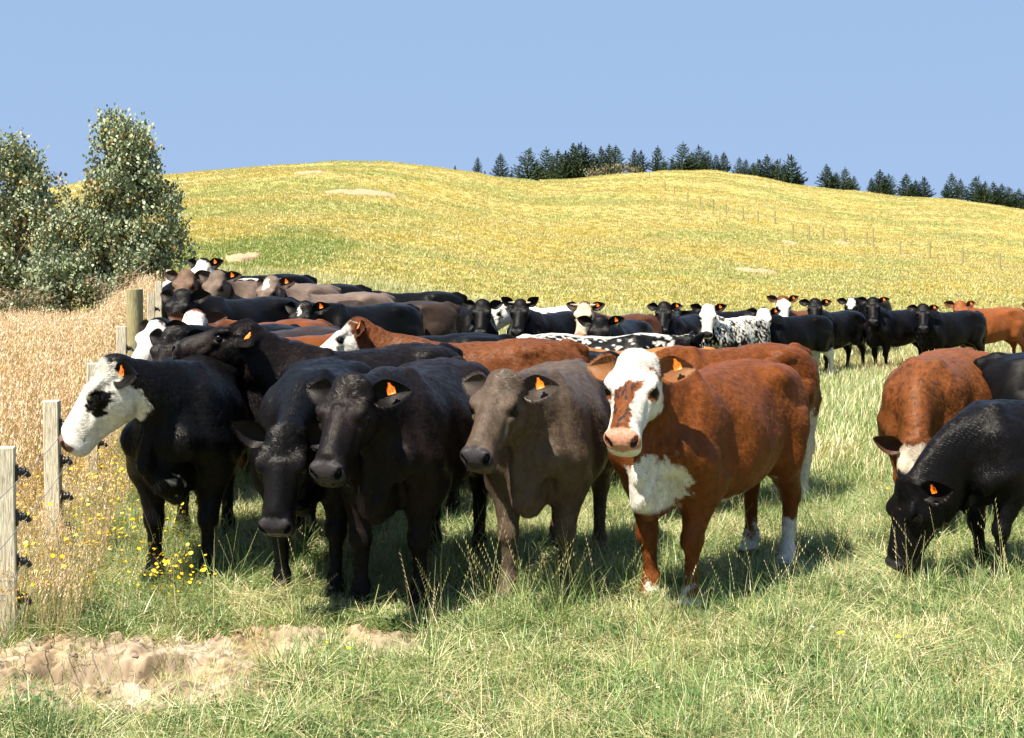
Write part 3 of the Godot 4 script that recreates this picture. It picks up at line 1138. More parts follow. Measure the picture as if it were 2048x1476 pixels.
func hair_texture(size: int, n: int, seed_no: int) -> Image:
	# short strokes along the lie of the coat, finer ones over coarser ones
	var px := PackedFloat32Array()
	px.resize(size * size)
	px.fill(0.5)
	var rng := RandomNumberGenerator.new()
	rng.seed = seed_no
	for i in n:
		var x := rng.randf() * size
		var y := rng.randf() * size
		var long := rng.randi_range(10, 46)
		var lean := rng.randf_range(-0.22, 0.22)
		var v := rng.randf_range(0.0, 1.0)
		for j in long:
			var at := (int(y + j) % size) * size + int(x + lean * j + size) % size
			px[at] = lerpf(px[at], v, 0.6)
	var im := Image.create_empty(size, size, false, Image.FORMAT_L8)
	for y in size:
		for x in size:
			var v := px[y * size + x]
			im.set_pixel(x, y, Color(v, v, v))
	return im

func cow_materials() -> void:
	noise_a.seed = 11
	noise_a.frequency = 1.0
	noise_a.fractal_octaves = 3
	font.font_names = PackedStringArray(["Droid Sans"])
	var hair := hair_texture(512, 26000, 5)
	var bump: Image = hair.duplicate()
	bump.convert(Image.FORMAT_RGBA8)
	bump.bump_map_to_normal_map(2.2)
	var tint := Image.create_empty(512, 512, false, Image.FORMAT_RGB8)
	for y in 512:
		for x in 512:
			var v := 0.80 + 0.20 * hair.get_pixel(x, y).r
			tint.set_pixel(x, y, Color(v, v, v))
	var m := StandardMaterial3D.new()
	m.vertex_color_use_as_albedo = true
	m.albedo_texture = ImageTexture.create_from_image(tint)
	m.uv1_scale = Vector3(3.6, 2.2, 1)
	m.normal_enabled = true
	m.normal_texture = ImageTexture.create_from_image(bump)
	m.normal_scale = 0.7
	m.roughness = 0.32
	m.metallic_specular = 0.2
	M.coat = m
	var mb: StandardMaterial3D = m.duplicate()          # coats without pale markings keep finer steps of their dark tones
	mb.albedo_color = Color(0.25, 0.25, 0.25).linear_to_srgb()
	M.coat_black = mb
	var e := StandardMaterial3D.new()
	e.albedo_color = Color(0.05, 0.03, 0.022)
	e.roughness = 0.12
	e.metallic_specular = 0.3
	M.eye = e
	var g := StandardMaterial3D.new()
	g.albedo_color = Color(1.0, 0.47, 0.06)
	g.roughness = 0.45
	M.tag = g
	var k := StandardMaterial3D.new()
	k.albedo_color = Color(0.05, 0.04, 0.04)
	k.roughness = 0.6
	M.ink = k
	var h := StandardMaterial3D.new()
	h.vertex_color_use_as_albedo = true
	h.roughness = 0.5
	M.horn = h
	var s := StandardMaterial3D.new()
	s.vertex_color_use_as_albedo = true
	s.roughness = 0.38
	s.metallic_specular = 0.26
	s.cull_mode = BaseMaterial3D.CULL_DISABLED
	M.strand = s
	for f in 2:
		var sp := SphereMesh.new()
		sp.radius = 0.030
		sp.height = 0.060
		sp.radial_segments = [10, 28][f]
		sp.rings = [5, 14][f]
		if f == 0:
			eye_plain = sp
		else:
			eye_fine = sp
	make_tag_shape()
	hair_tuft = make_hair_tuft()
	trunk_lut = lut_of([
		[-0.93, 1.16, 0.92, 0.03], [-0.90, 1.225, 0.86, 0.10], [-0.82, 1.285, 0.77, 0.185], [-0.66, 1.325, 0.70, 0.245], [-0.43, 1.338, 0.645, 0.28],
		[-0.15, 1.315, 0.565, 0.335], [0.12, 1.305, 0.535, 0.345], [0.36, 1.322, 0.555, 0.305], [0.52, 1.345, 0.585, 0.255], [0.66, 1.30, 0.62, 0.215],
		[0.78, 1.18, 0.68, 0.155], [0.84, 1.06, 0.78, 0.09], [0.86, 0.98, 0.86, 0.03]], TRUNK_FROM, TRUNK_TO, 96)
	head_lut = lut_of([
		[-0.06, 0.0, -0.09, 0.05], [-0.02, 0.036, -0.14, 0.095], [0.04, 0.06, -0.195, 0.117], [0.11, 0.064, -0.222, 0.124], [0.18, 0.058, -0.225, 0.127], [0.225, 0.050, -0.212, 0.116],
		[0.29, 0.036, -0.192, 0.096], [0.36, 0.027, -0.174, 0.084], [0.43, 0.022, -0.162, 0.080], [0.485, 0.012, -0.158, 0.083], [0.515, 0.005, -0.154, 0.085],
		[0.537, -0.006, -0.143, 0.079], [0.553, -0.021, -0.125, 0.064], [0.562, -0.042, -0.102, 0.035]], HEAD_FROM, HEAD_TO, 96)

# ---------------------------------------------------------------- the herd
const BLACK := Color(0.0045, 0.0044, 0.0056)
const BLACK_B := Color(0.0085, 0.0075, 0.008)
const RED := Color(0.150, 0.043, 0.010)
const RED_B := Color(0.215, 0.068, 0.017)
const PINK := Color(0.50, 0.25, 0.17)
var COATS := {
	"black": {"deep": true, "base": BLACK, "other": BLACK_B},
	"black_brown": {"deep": true, "base": BLACK, "other": Color(0.017, 0.0115, 0.01)},
	"black_eye_patch": {"base": BLACK, "other": BLACK_B, "face": "eye_patch", "skin": Color(0.20, 0.11, 0.09), "poll": WHITE, "patch": [[Vector3(0.80, 0.66, 0.0), 0.045]]},
	"black_white_face": {"base": BLACK, "other": BLACK_B, "face": "white", "skin": Color(0.3, 0.18, 0.15), "poll": WHITE},
	"black_star": {"base": BLACK, "other": BLACK_B, "face": "blaze", "blaze": 0.022},
	"black_spot": {"base": BLACK, "other": BLACK_B, "patch": [[Vector3(0.3, 1.32, 0.0), 0.06]]},
	"black_stripe": {"base": BLACK, "other": BLACK_B, "stripe": 0.09},
	"black_rump_spot": {"base": BLACK, "other": BLACK_B, "patch": [[Vector3(-0.55, 1.26, 0.16), 0.12]]},
	"black_white_back": {"base": BLACK, "other": BLACK_B, "stripe": 0.20, "brisket": 0.16, "belly": 0.7, "face": "mottled"},
	"black_white_legs": {"base": BLACK, "other": BLACK_B, "face": "white", "face_to": 0.0, "socks": [0.1, 0.12, 0.62, 0.66], "belly": 0.56, "poll": WHITE},
	"black_white_cap": {"base": BLACK, "other": BLACK_B, "face": "blaze", "blaze": 0.07, "belly": 0.68, "socks": [0.3, 0.3, 0.3, 0.3]},
	"dark_brown": {"deep": true, "base": Color(0.034, 0.024, 0.02), "other": Color(0.055, 0.036, 0.027)},
	"dun_dark": {"deep": true, "base": Color(0.080, 0.057, 0.042), "other": Color(0.118, 0.086, 0.062), "brindle": 0.18, "ear": Color(0.06, 0.045, 0.038)},
	"dun": {"base": Color(0.15, 0.105, 0.08), "other": Color(0.20, 0.15, 0.115), "brindle": 0.1, "ear": Color(0.05, 0.035, 0.03)},
	"dun_red": {"base": Color(0.14, 0.085, 0.055), "other": Color(0.19, 0.12, 0.085), "ear": Color(0.05, 0.03, 0.025)},
	"dun_star": {"base": Color(0.16, 0.115, 0.09), "other": Color(0.23, 0.17, 0.135), "brindle": 0.28, "dark": Color(0.07, 0.05, 0.04), "face": "blaze", "blaze": 0.035, "ear": Color(0.05, 0.035, 0.03)},
	"brown_saddle": {"base": RED, "other": RED_B, "brindle": 0.42, "dark": Color(0.05, 0.018, 0.01), "face": "saddle", "brisket": 0.165, "belly": 0.65, "socks": [0.11, 0.13, 0.30, 0.15], "skin": PINK, "poll": WHITE, "ear": Color(0.20, 0.07, 0.022), "ear_in": Color(0.26, 0.13, 0.06), "switch": WHITE},
	"brown_plain": {"base": RED, "other": RED_B, "brindle": 0.2, "socks": [0.1, 0.1, 0.75, 0.75], "belly": 0.62, "patch": [[Vector3(0.5, 1.24, 0.15), 0.08]], "switch": WHITE},
	"brown_brindle_white": {"base": Color(0.17, 0.06, 0.02), "other": RED_B, "brindle": 0.6, "face": "white", "face_to": 0.03, "skin": PINK, "poll": WHITE, "cream": Color(0.62, 0.55, 0.44), "ear": Color(0.14, 0.05, 0.02)},
	"brown_white_face": {"base": Color(0.15, 0.05, 0.018), "other": Color(0.2, 0.07, 0.025), "brindle": 0.45, "face": "white", "face_to": 0.075, "skin": PINK, "poll": WHITE, "ear": Color(0.12, 0.04, 0.018)},
	"brown_mottled": {"base": RED, "other": RED_B, "face": "mottled", "skin": PINK, "poll": WHITE},
	"brindle_white_face": {"base": Color(0.085, 0.032, 0.016), "other": Color(0.12, 0.045, 0.02), "brindle": 0.7, "face": "white", "cream": Color(0.62, 0.52, 0.38), "skin": PINK, "ear": Color(0.05, 0.025, 0.015)},
	"golden": {"base": Color(0.33, 0.135, 0.035), "other": Color(0.40, 0.18, 0.05), "patch": [[Vector3(0.1, 0.95, 0.33), 0.12]]},
	"red": {"base": Color(0.23, 0.068, 0.02), "other": Color(0.30, 0.10, 0.032)},
	"pinto": {"base": BLACK, "other": BLACK_B, "stripe": 0.075, "speckle": -0.28, "face": "blaze", "blaze": 0.06},
	"speckled": {"base": BLACK, "other": BLACK_B, "speckle": 0.02, "stripe": 0.10, "face": "white", "face_to": -0.02, "ear": BLACK},
}
var HERD: Array = [
	{"head": Vector2(-2.362, 7.00), "yaw": -8, "turn": 76, "neck": -1, "face": 52, "size": 1.03, "coat": "black_eye_patch", "fine": true, "tag": -1, "number": "109", "ear": 22.0, "steps": [6.0, -4.0, 0.0, 0.0], "girth": 1.06,
		"label": "black cow with a white face and black eye patch, in profile beside the fence"},
	{"head": Vector2(-1.244, 6.55), "yaw": -2, "turn": 8, "neck": -42, "face": 60, "size": 1.03, "coat": "black", "fine": true, "tag": 0, "ear": -12.0, "steps": [3.0, -3.0, 0.0, 5.0], "girth": 1.1,
		"label": "black cow with lowered head facing the camera in the front row"},
	{"head": Vector2(-0.864, 6.40), "yaw": 14, "turn": 2, "neck": -10, "face": 44, "size": 1.05, "coat": "black_brown", "fine": true, "tag": -1, "number": "62", "ear": 12.0, "girth": 1.12, "steps": [-2.0, 4.0, 0.0, 0.0],
		"label": "large black cow with an orange ear tag, centre of the front row"},
	{"head": Vector2(-0.052, 6.60), "yaw": 14, "turn": 12, "neck": -6, "face": 40, "size": 1.02, "coat": "dun_dark", "fine": true, "tag": -1, "ear": 8.0, "girth": 1.05, "steps": [-5.0, 4.0, 3.0, -3.0],
		"label": "dark grey-brown cow standing left of the white-faced brown cow"},
	{"head": Vector2(0.677, 6.55), "yaw": 37, "turn": -18, "neck": 6, "face": 40, "size": 1.05, "coat": "brown_saddle", "fine": true, "tag": -1, "number": "57", "ear": 14.0, "girth": 1.08, "steps": [5.0, -5.0, 4.0, -6.0],
		"label": "reddish brown cow with white face, brown nose saddle and white brisket"},
	{"head": Vector2(0.907, 9.15), "yaw": 55, "turn": -20, "neck": -24, "face": 50, "size": 1.03, "coat": "brown_plain", "fine": true, "tag": 0, "girth": 1.05, "steps": [0.0, 0.0, 4.0, -4.0],
		"label": "brown cow half hidden behind the white-faced brown front cow"},
	{"head": Vector2(2.450, 7.50), "yaw": 65, "turn": 11, "neck": -64, "face": 72, "size": 0.88, "coat": "black", "fine": true, "tag": -1, "ear": 18.0, "girth": 1.08, "steps": [8.0, -6.0, 0.0, 0.0], "reach": 0.2, "head_size": 1.18,
		"label": "black cow grazing with its muzzle in the grass at the right edge"},
	{"head": Vector2(2.917, 8.60), "yaw": 35, "turn": -25, "neck": -70, "face": 74, "size": 1.03, "coat": "brown_brindle_white", "fine": true, "tag": 0, "girth": 1.15, "reach": 0.12,
		"label": "brindled brown cow with white face grazing behind the black grazing cow"},
	{"body": Vector2(4.654, 9.30), "yaw": -70, "turn": 0, "neck": -40, "face": 60, "size": 1.03, "coat": "black", "fine": false, "tag": 0,
		"label": "black rump cut by the right edge, behind the grazing black cow"},
	{"head": Vector2(-1.855, 8.45), "yaw": 42, "turn": 42, "neck": 16, "face": 8, "size": 1.04, "coat": "black_brown", "fine": true, "tag": -1, "ear": 20.0, "girth": 1.05,
		"label": "black cow stretching its raised muzzle over the neighbour's back"},
	{"head": Vector2(-2.631, 9.30), "yaw": 12, "turn": 8, "neck": 5, "face": 50, "size": 1.00, "coat": "black_brown", "fine": true, "tag": 0, "ear": 10.0,
		"label": "dark cow whose forehead and one ear show behind the eye-patched cow"},
	{"head": Vector2(-3.115, 10.50), "yaw": 30, "turn": 0, "neck": 2, "face": 45, "size": 1.00, "coat": "black_white_face", "fine": false, "tag": 0,
		"label": "white-faced cow with black ears nearest the square post, behind the dark forehead"},
	{"head": Vector2(-2.977, 11.20), "yaw": 35, "turn": -25, "neck": 6, "face": 50, "size": 1.00, "coat": "brown_mottled", "fine": false, "tag": 0,
		"label": "reddish cow with speckled white face behind the raised black muzzle"},
	{"head": Vector2(-1.322, 10.20), "yaw": 80, "turn": 4, "neck": 14, "face": 32, "size": 1.03, "coat": "brown_white_face", "fine": true, "tag": -1, "horn": 0.1, "girth": 1.05, "ear": 4.0,
		"label": "brown cow with white face in profile, head lifted, short pale horn"},
	{"body": Vector2(-0.860, 11.60), "yaw": 82, "turn": -2, "neck": -20, "face": 50, "size": 1.00, "coat": "black_spot", "fine": false, "tag": 0,
		"label": "black back with a small white fleck behind the long brown back"},
	{"body": Vector2(-1.952, 11.00), "yaw": 15, "turn": 15, "neck": -30, "face": 50, "size": 0.98, "coat": "black", "fine": false, "tag": 0,
		"label": "black back between the raised black head and the white profile face"},
	{"body": Vector2(-2.180, 11.40), "yaw": 30, "turn": 10, "neck": -25, "face": 50, "size": 0.98, "coat": "dark_brown", "fine": false, "tag": 0,
		"label": "dark brown back just right of the raised black cow's ear"},
	{"body": Vector2(-1.888, 11.00), "yaw": 55, "turn": -5, "neck": -25, "face": 50, "size": 1.00, "coat": "brown_plain", "fine": false, "tag": 0,
		"label": "brown back showing as a strip behind the white profile face's nose"},
	{"body": Vector2(1.130, 11.30), "yaw": 75, "turn": -5, "neck": -20, "face": 50, "size": 0.98, "coat": "golden", "fine": false, "tag": 0,
		"label": "golden brown back behind the white-faced brown front cow's head"},
	{"head": Vector2(1.955, 13.00), "yaw": -78, "turn": -17, "neck": -12, "face": 48, "size": 0.97, "coat": "pinto", "fine": false, "tag": -1, "ear": -55.0, "ear_back": 5.0,
		"label": "black and white cow facing right with its pale back and pricked black ears"},
	{"body": Vector2(0.141, 10.90), "yaw": 84, "turn": -4, "neck": -30, "face": 50, "size": 0.95, "coat": "black_brown", "fine": false, "tag": 0,
		"label": "low black back between the long brown back and the pinto cow"},
	{"body": Vector2(1.548, 11.40), "yaw": 80, "turn": 0, "neck": -20, "face": 50, "size": 0.95, "coat": "black", "fine": false, "tag": 0, "head_size": 1.1,
		"label": "black back showing right of the golden brown back"},
	{"head": Vector2(-3.807, 13.80), "yaw": 35, "turn": -21, "neck": 2, "face": 52, "size": 1.00, "coat": "black", "fine": false, "tag": 0, "ear": 6.0, "head_size": 1.1,
		"label": "black cow standing across behind the strainer post, face to the camera"},
	{"head": Vector2(-2.543, 14.60), "yaw": 42, "turn": -20, "neck": -5, "face": 55, "size": 1.00, "coat": "black_star", "fine": false, "tag": -1, "head_size": 1.1,
		"label": "black cow with a small white star on its forehead"},
	{"head": Vector2(-3.186, 15.80), "yaw": 54, "turn": -26, "neck": 20, "face": 50, "size": 1.02, "coat": "dun_star", "fine": false, "tag": -1, "ear": 12.0, "head_size": 1.1,
		"label": "pale dun cow with white forehead spot and long grey-brown back"},
	{"head": Vector2(-3.947, 16.00), "yaw": 52, "turn": -32, "neck": 14, "face": 52, "size": 1.02, "coat": "dun", "fine": false, "tag": -1, "ear": 4.0, "head_size": 1.1,
		"label": "dun cow in the middle of the three dun heads at the left rear"},
	{"head": Vector2(-4.462, 16.40), "yaw": 45, "turn": -40, "neck": 6, "face": 50, "size": 1.02, "coat": "dun_red", "fine": false, "tag": 0, "head_size": 1.1,
		"label": "dun cow leftmost of the three dun heads at the left rear"},
	{"head": Vector2(-4.650, 18.00), "yaw": 55, "turn": -30, "neck": 22, "face": 55, "size": 1.02, "coat": "black_white_face", "fine": false, "tag": -1, "head_size": 1.1,
		"label": "white-faced black cow standing highest at the left rear"},
	{"body": Vector2(-4.246, 17.60), "yaw": -75, "turn": 0, "neck": -70, "face": 50, "size": 1.00, "coat": "black_stripe", "fine": false, "tag": 0, "head_size": 1.1,
		"label": "black back with a white stripe right behind the highest white face"},
	{"body": Vector2(-3.893, 18.00), "yaw": -75, "turn": 0, "neck": -70, "face": 50, "size": 1.00, "coat": "black_stripe", "fine": false, "tag": 0, "head_size": 1.1,
		"label": "black back with a white stripe, second of two behind the dun cow"},
	{"body": Vector2(-3.413, 17.10), "yaw": 75, "turn": -15, "neck": -10, "face": 50, "size": 1.00, "coat": "dun", "fine": false, "tag": 0, "head_size": 1.1,
		"label": "dun back just above the long pale dun cow"},
	{"body": Vector2(-3.056, 17.80), "yaw": 78, "turn": -18, "neck": -10, "face": 50, "size": 1.00, "coat": "black", "fine": false, "tag": 0, "head_size": 1.1,
		"label": "black back rising above the long pale dun cow's rump"},
	{"body": Vector2(-1.671, 16.50), "yaw": 75, "turn": -5, "neck": -15, "face": 50, "size": 1.00, "coat": "dark_brown", "fine": false, "tag": 0, "head_size": 1.1,
		"label": "dark brown back ending behind the star-faced black cow's rump"},
	{"body": Vector2(-1.698, 19.50), "yaw": 80, "turn": -10, "neck": -15, "face": 50, "size": 1.00, "coat": "black_rump_spot", "fine": false, "tag": 0, "head_size": 1.1,
		"label": "black cow with a white patch, farthest back left of centre"},
	{"head": Vector2(-0.455, 18.20), "yaw": -25, "turn": 30, "neck": 2, "face": 52, "size": 0.97, "coat": "black", "fine": false, "tag": 0, "head_size": 1.1,
		"label": "black cow facing the camera with its body to the left of its head"},
	{"head": Vector2(-0.175, 20.00), "yaw": 45, "turn": 25, "neck": 4, "face": 48, "size": 1.00, "coat": "black_white_back", "fine": false, "tag": 1, "head_size": 1.1,
		"label": "black cow with white back and mottled cheek behind the horned black cow"},
	{"head": Vector2(0.124, 18.60), "yaw": 40, "turn": -28, "neck": 21, "face": 52, "size": 0.97, "coat": "black", "fine": false, "tag": 0, "ear": -30.0, "horn": 0.08, "head_size": 1.1,
		"label": "black cow with upright pointed horns in the centre rear"},
	{"head": Vector2(1.134, 18.90), "yaw": 48, "turn": -28, "neck": 22, "face": 55, "size": 0.98, "coat": "brindle_white_face", "fine": false, "tag": -1, "horn": 0.11, "head_size": 1.1,
		"label": "cream-faced dark brindled brown cow with a pale horn"},
	{"head": Vector2(1.181, 16.10), "yaw": 25, "turn": -15, "neck": 2, "face": 58, "size": 0.98, "coat": "black", "fine": false, "tag": -1, "head_size": 1.1,
		"label": "black cow with orange tag standing before the cream-faced cow"},
	{"head": Vector2(2.584, 20.40), "yaw": 35, "turn": -21, "neck": 28, "face": 50, "size": 0.96, "coat": "black", "fine": false, "tag": -1, "head_size": 1.1,
		"label": "black cow between the cream-faced cow and the speckled cow"},
	{"head": Vector2(3.397, 20.80), "yaw": 48, "turn": -34, "neck": 27, "face": 56, "size": 0.96, "coat": "speckled", "fine": false, "tag": -1, "head_size": 1.1,
		"label": "white and black speckled cow with pale face and black muzzle"},
	{"body": Vector2(4.238, 23.60), "yaw": 82, "turn": -22, "neck": -10, "face": 50, "size": 1.00, "coat": "black", "fine": false, "tag": 0, "head_size": 1.1,
		"label": "black back behind the speckled cow's white shoulder"},
	{"head": Vector2(4.611, 22.00), "yaw": 60, "turn": -46, "neck": 12, "face": 58, "size": 0.97, "coat": "black_white_legs", "fine": false, "tag": -1, "steps": [0.0, 0.0, -6.0, 6.0], "head_size": 1.1,
		"label": "black cow with white face and white hind legs standing in the open"},
	{"head": Vector2(5.556, 24.60), "yaw": 50, "turn": -46, "neck": 38, "face": 52, "size": 1.00, "coat": "brown_white_face", "fine": false, "tag": -1, "head_size": 1.1,
		"label": "white-faced cow with brown ears peering over the white-legged black cow"},
	{"head": Vector2(5.959, 23.60), "yaw": 48, "turn": -33, "neck": 30, "face": 50, "size": 0.98, "coat": "black", "fine": false, "tag": -1, "head_size": 1.1,
		"label": "black cow with orange tag directly behind the white-legged cow"},
	{"head": Vector2(7.639, 27.00), "yaw": 40, "turn": -20, "neck": -8, "face": 50, "size": 1.02, "coat": "black_white_cap", "fine": false, "tag": 0, "head_size": 1.1,
		"label": "black cow with a white cap behind the tall black pair"},
	{"head": Vector2(7.280, 24.20), "yaw": 62, "turn": -46, "neck": 28, "face": 48, "size": 0.98, "coat": "black", "fine": false, "tag": -1, "head_size": 1.1,
		"label": "black cow left of the rightmost black cow, muzzle lifted"},
	{"head": Vector2(8.152, 23.80), "yaw": 64, "turn": -46, "neck": 11, "face": 48, "size": 0.96, "coat": "black", "fine": false, "tag": -1, "head_size": 1.1,
		"label": "rightmost black cow standing broadside on the open grass"},
	{"head": Vector2(9.418, 25.20), "yaw": 72, "turn": -62, "neck": 9, "face": 50, "size": 0.99, "coat": "red", "fine": false, "tag": -1, "head_size": 1.1,
		"label": "red-brown cow broadside at the right edge of the herd"},
	{"head": Vector2(11.824, 27.00), "yaw": 70, "turn": -40, "neck": -20, "face": 50, "size": 1.04, "coat": "red", "fine": false, "tag": 0, "head_size": 1.1,
		"label": "red-brown cow cut off by the right edge, only an ear in view"},
]

var posed: Array = []
var templates: Array = [null, null]

func shape_task(i: int) -> void:
	templates[i] = make_template(0.030, 0.013) if i == 0 else make_template(0.0145, 0.0068)

func pose_task(i: int) -> void:
	posed[i] = pose_cow(HERD[i], templates[1 if HERD[i].fine else 0])

func build_herd() -> void:
	var g := WorkerThreadPool.add_group_task(shape_task, 2)
	WorkerThreadPool.wait_for_group_task_completion(g)
	templates[0].ear = ear_shape(8, 6)
	templates[1].ear = ear_shape(16, 10)
	for i in HERD.size():
		var c: Dictionary = HERD[i]
		c.coat = COATS[c.coat]
		c.seed = 0.37 + i * 1.618
		if not c.has("ear"):
			c.ear = 4.0 + 9.0 * sin(i * 2.3)
		if not c.has("steps"):
			c.steps = [6.0 * sin(i * 1.3), -5.0 * sin(i * 2.1), 5.0 * sin(i * 3.1), -6.0 * sin(i * 0.7)]
	posed.resize(HERD.size())
	g = WorkerThreadPool.add_group_task(pose_task, HERD.size())
	WorkerThreadPool.wait_for_group_task_completion(g)
	for i in HERD.size():
		var c: Dictionary = HERD[i]
		var o := build_cow(c, posed[i])
		describe(o, c.label, "cow", "cattle of the herd")
		var b := Basis(Vector3.UP, deg_to_rad(-90.0 - c.yaw)).scaled(Vector3.ONE * c.size)
		var poll: Vector3 = b * (posed[i].head * face_point(0.0, 0.06, 0.0))
		var at := Vector3(c.head.x - poll.x, 0, -c.head.y - poll.z) if c.has("head") else Vector3(c.body.x, 0, -c.body.y)
		at.y = land_height(at.x, at.z) - 0.015
		o.transform = Transform3D(b, at)

# ---------------------------------------------------------------- grasses and flowers
func green_materials() -> void:
	var g := StandardMaterial3D.new()
	g.vertex_color_use_as_albedo = true
	g.roughness = 0.38
	g.metallic_specular = 0.5
	g.cull_mode = BaseMaterial3D.CULL_DISABLED
	g.backlight_enabled = true
	g.backlight = Color(0.62, 0.66, 0.4)
	M.grass = g
	var l: StandardMaterial3D = g.duplicate()
	l.roughness = 0.42
	l.metallic_specular = 0.35
	l.backlight = Color(0.3, 0.36, 0.16)
	M.leaf = l
	var n: StandardMaterial3D = g.duplicate()
	n.roughness = 0.7
	n.backlight = Color(0.12, 0.16, 0.08)
	M.needle = n
	var b := StandardMaterial3D.new()
	b.vertex_color_use_as_albedo = true
	b.roughness = 0.9
	M.bark = b
	var cl: StandardMaterial3D = b.duplicate()
	M.clod = cl

func blade(st: SurfaceTool, base: Vector3, yaw: float, tilt: float, bend: float, long: float, wide: float, segs: int, c: Color, twist := 0.0) -> Vector3:
	var flat := Vector3(cos(yaw), 0, sin(yaw))
	var side := Vector3(-sin(yaw + twist), 0, cos(yaw + twist)) * wide * 0.5
	var p := base
	var pl := base - side
	var pr := base + side
	for i in segs:
		var w := tilt + bend * (i + 0.5) / segs
		var d := flat * sin(w) + Vector3.UP * cos(w)
		p += d * long / segs
		var sc := pow(1.0 - float(i + 1) / segs, 0.7)
		var l := p - side * sc
		var r := p + side * sc
		var nn := d.cross(side).normalized()
		var vs := [pl, pr, r, pl, r, l] if i < segs - 1 else [pl, pr, p]
		for v: Vector3 in vs:
			st.set_color(c)
			st.set_normal(nn)
			st.add_vertex(v)
		pl = l
		pr = r
	return p

func mixed(rng: RandomNumberGenerator, a: Color, b: Color) -> Color:
	var c := a.lerp(b, rng.randf())
	var f := rng.randf_range(0.8, 1.25)
	return Color(c.r * f, c.g * f, c.b * f)

func tuft(seed_no: int, n: int, spread: float, lo: float, hi: float, wide: float, tilt: float, bend: float, segs: int, a: Color, b: Color, dry: float, dry_color: Color, tilt_from := 0.05) -> Mesh:
	var rng := RandomNumberGenerator.new()
	rng.seed = seed_no
	var st := new_tool()
	for i in n:
		var w := rng.randf_range(0, TAU)
		var r := sqrt(rng.randf()) * spread
		var c := mixed(rng, a, b) if rng.randf() > dry else mixed(rng, dry_color, dry_color)
		blade(st, Vector3(cos(w) * r, -0.015, sin(w) * r), w + rng.randf_range(-1.2, 1.2), rng.randf_range(tilt_from, tilt), rng.randf_range(0.1, bend), rng.randf_range(lo, hi), wide * rng.randf_range(0.6, 1.2), segs, c, rng.randf_range(-0.6, 0.6))
	return st.commit()

func rye_stems(seed_no: int, n: int, lo: float, hi: float, c: Color, lean: float) -> Mesh:   # flowering stems with a flat zigzag spike
	var rng := RandomNumberGenerator.new()
	rng.seed = seed_no
	var st := new_tool()
	for i in n:
		var yaw := rng.randf_range(0, TAU)
		var cc := mixed(rng, c, c)
		var long := rng.randf_range(lo, hi)
		var base := Vector3(rng.randf_range(-0.05, 0.05), -0.01, rng.randf_range(-0.05, 0.05))
		var tilt := rng.randf_range(0.05, lean)
		var bend := rng.randf_range(0.1, 0.7)
		blade(st, base, yaw, tilt, bend, long, 0.0028, 5, cc)
		# spikelets on the upper part
		for k in 15:
			var t := 0.6 + 0.39 * k / 14.0
			var w := tilt + bend * t * 0.5
			var flat := Vector3(cos(yaw), 0, sin(yaw))
			var at := base + (flat * sin(w) + Vector3.UP * cos(w)) * long * t
			blade(st, at, yaw + (PI * 0.5 if k % 2 == 0 else -PI * 0.5), 0.25 + w * 0.5, 0.1, 0.02, 0.0032, 2, cc)
	return st.commit()

func dry_stems(seed_no: int, n: int, lo: float, hi: float) -> Mesh:       # tall bleached grass with feathery heads
	var rng := RandomNumberGenerator.new()
	rng.seed = seed_no
	var st := new_tool()
	for i in n:
		var yaw := rng.randf_range(0, TAU)
		var c := mixed(rng, Color(0.56, 0.41, 0.22), Color(0.66, 0.51, 0.31))
		var base := Vector3(rng.randf_range(-0.12, 0.12), -0.02, rng.randf_range(-0.12, 0.12))
		var long := rng.randf_range(lo, hi)
		var tilt := rng.randf_range(0.0, 0.16)
		var bend := rng.randf_range(0.0, 0.3)
		blade(st, base, yaw, tilt, bend, long, 0.004, 4, c)
		var flat := Vector3(cos(yaw), 0, sin(yaw))
		for k in 10:
			var t := 0.74 + 0.25 * k / 9.0
			var w := tilt + bend * t * 0.5
			var at := base + (flat * sin(w) + Vector3.UP * cos(w)) * long * t
			blade(st, at, rng.randf_range(0, TAU), 0.5, 0.2, rng.randf_range(0.02, 0.05), 0.007, 2, mixed(rng, Color(0.56, 0.42, 0.25), Color(0.62, 0.46, 0.33)))
		if i % 2 == 0:
			blade(st, base, yaw + 2.0, 0.3, 1.2, long * 0.45, 0.006, 4, mixed(rng, Color(0.52, 0.42, 0.2), Color(0.3, 0.3, 0.1)))
	return st.commit()

func flower_stems(seed_no: int, n: int, lo: float, hi: float, size: float, petal: Color) -> Mesh:
	var rng := RandomNumberGenerator.new()
	rng.seed = seed_no
	var st := new_tool()
	for i in n:
		var yaw := rng.randf_range(0, TAU)
		var base := Vector3(rng.randf_range(-0.08, 0.08), -0.01, rng.randf_range(-0.08, 0.08))
		var tip := blade(st, base, yaw, rng.randf_range(0, 0.2), rng.randf_range(0, 0.3), rng.randf_range(lo, hi), 0.003, 4, mixed(rng, Color(0.16, 0.19, 0.05), Color(0.3, 0.26, 0.1)))
		var up := Vector3(rng.randf_range(-0.5, 0.5), 1, rng.randf_range(-0.2, 0.7)).normalized()
		var x := up.cross(Vector3.RIGHT).normalized()
		var y := up.cross(x)
		var s := size * rng.randf_range(0.7, 1.15)
		for k in 11:                                     # separate ray petals
			var w := TAU * k / 11.0
			var d := x * cos(w) + y * sin(w)
			var e := (x * -sin(w) + y * cos(w)) * s * 0.26
			var rim := tip + d * s + up * s * 0.12
			for v: Vector3 in [tip, rim + e, rim - e]:
				st.set_color(mixed(rng, petal, petal))
				st.set_normal(up)
				st.add_vertex(v)
			for v: Vector3 in [tip - up * 0.003, rim - e - up * 0.001, rim + e - up * 0.001]:
				st.set_color(petal)
				st.set_normal(-up)
				st.add_vertex(v)
	return st.commit()

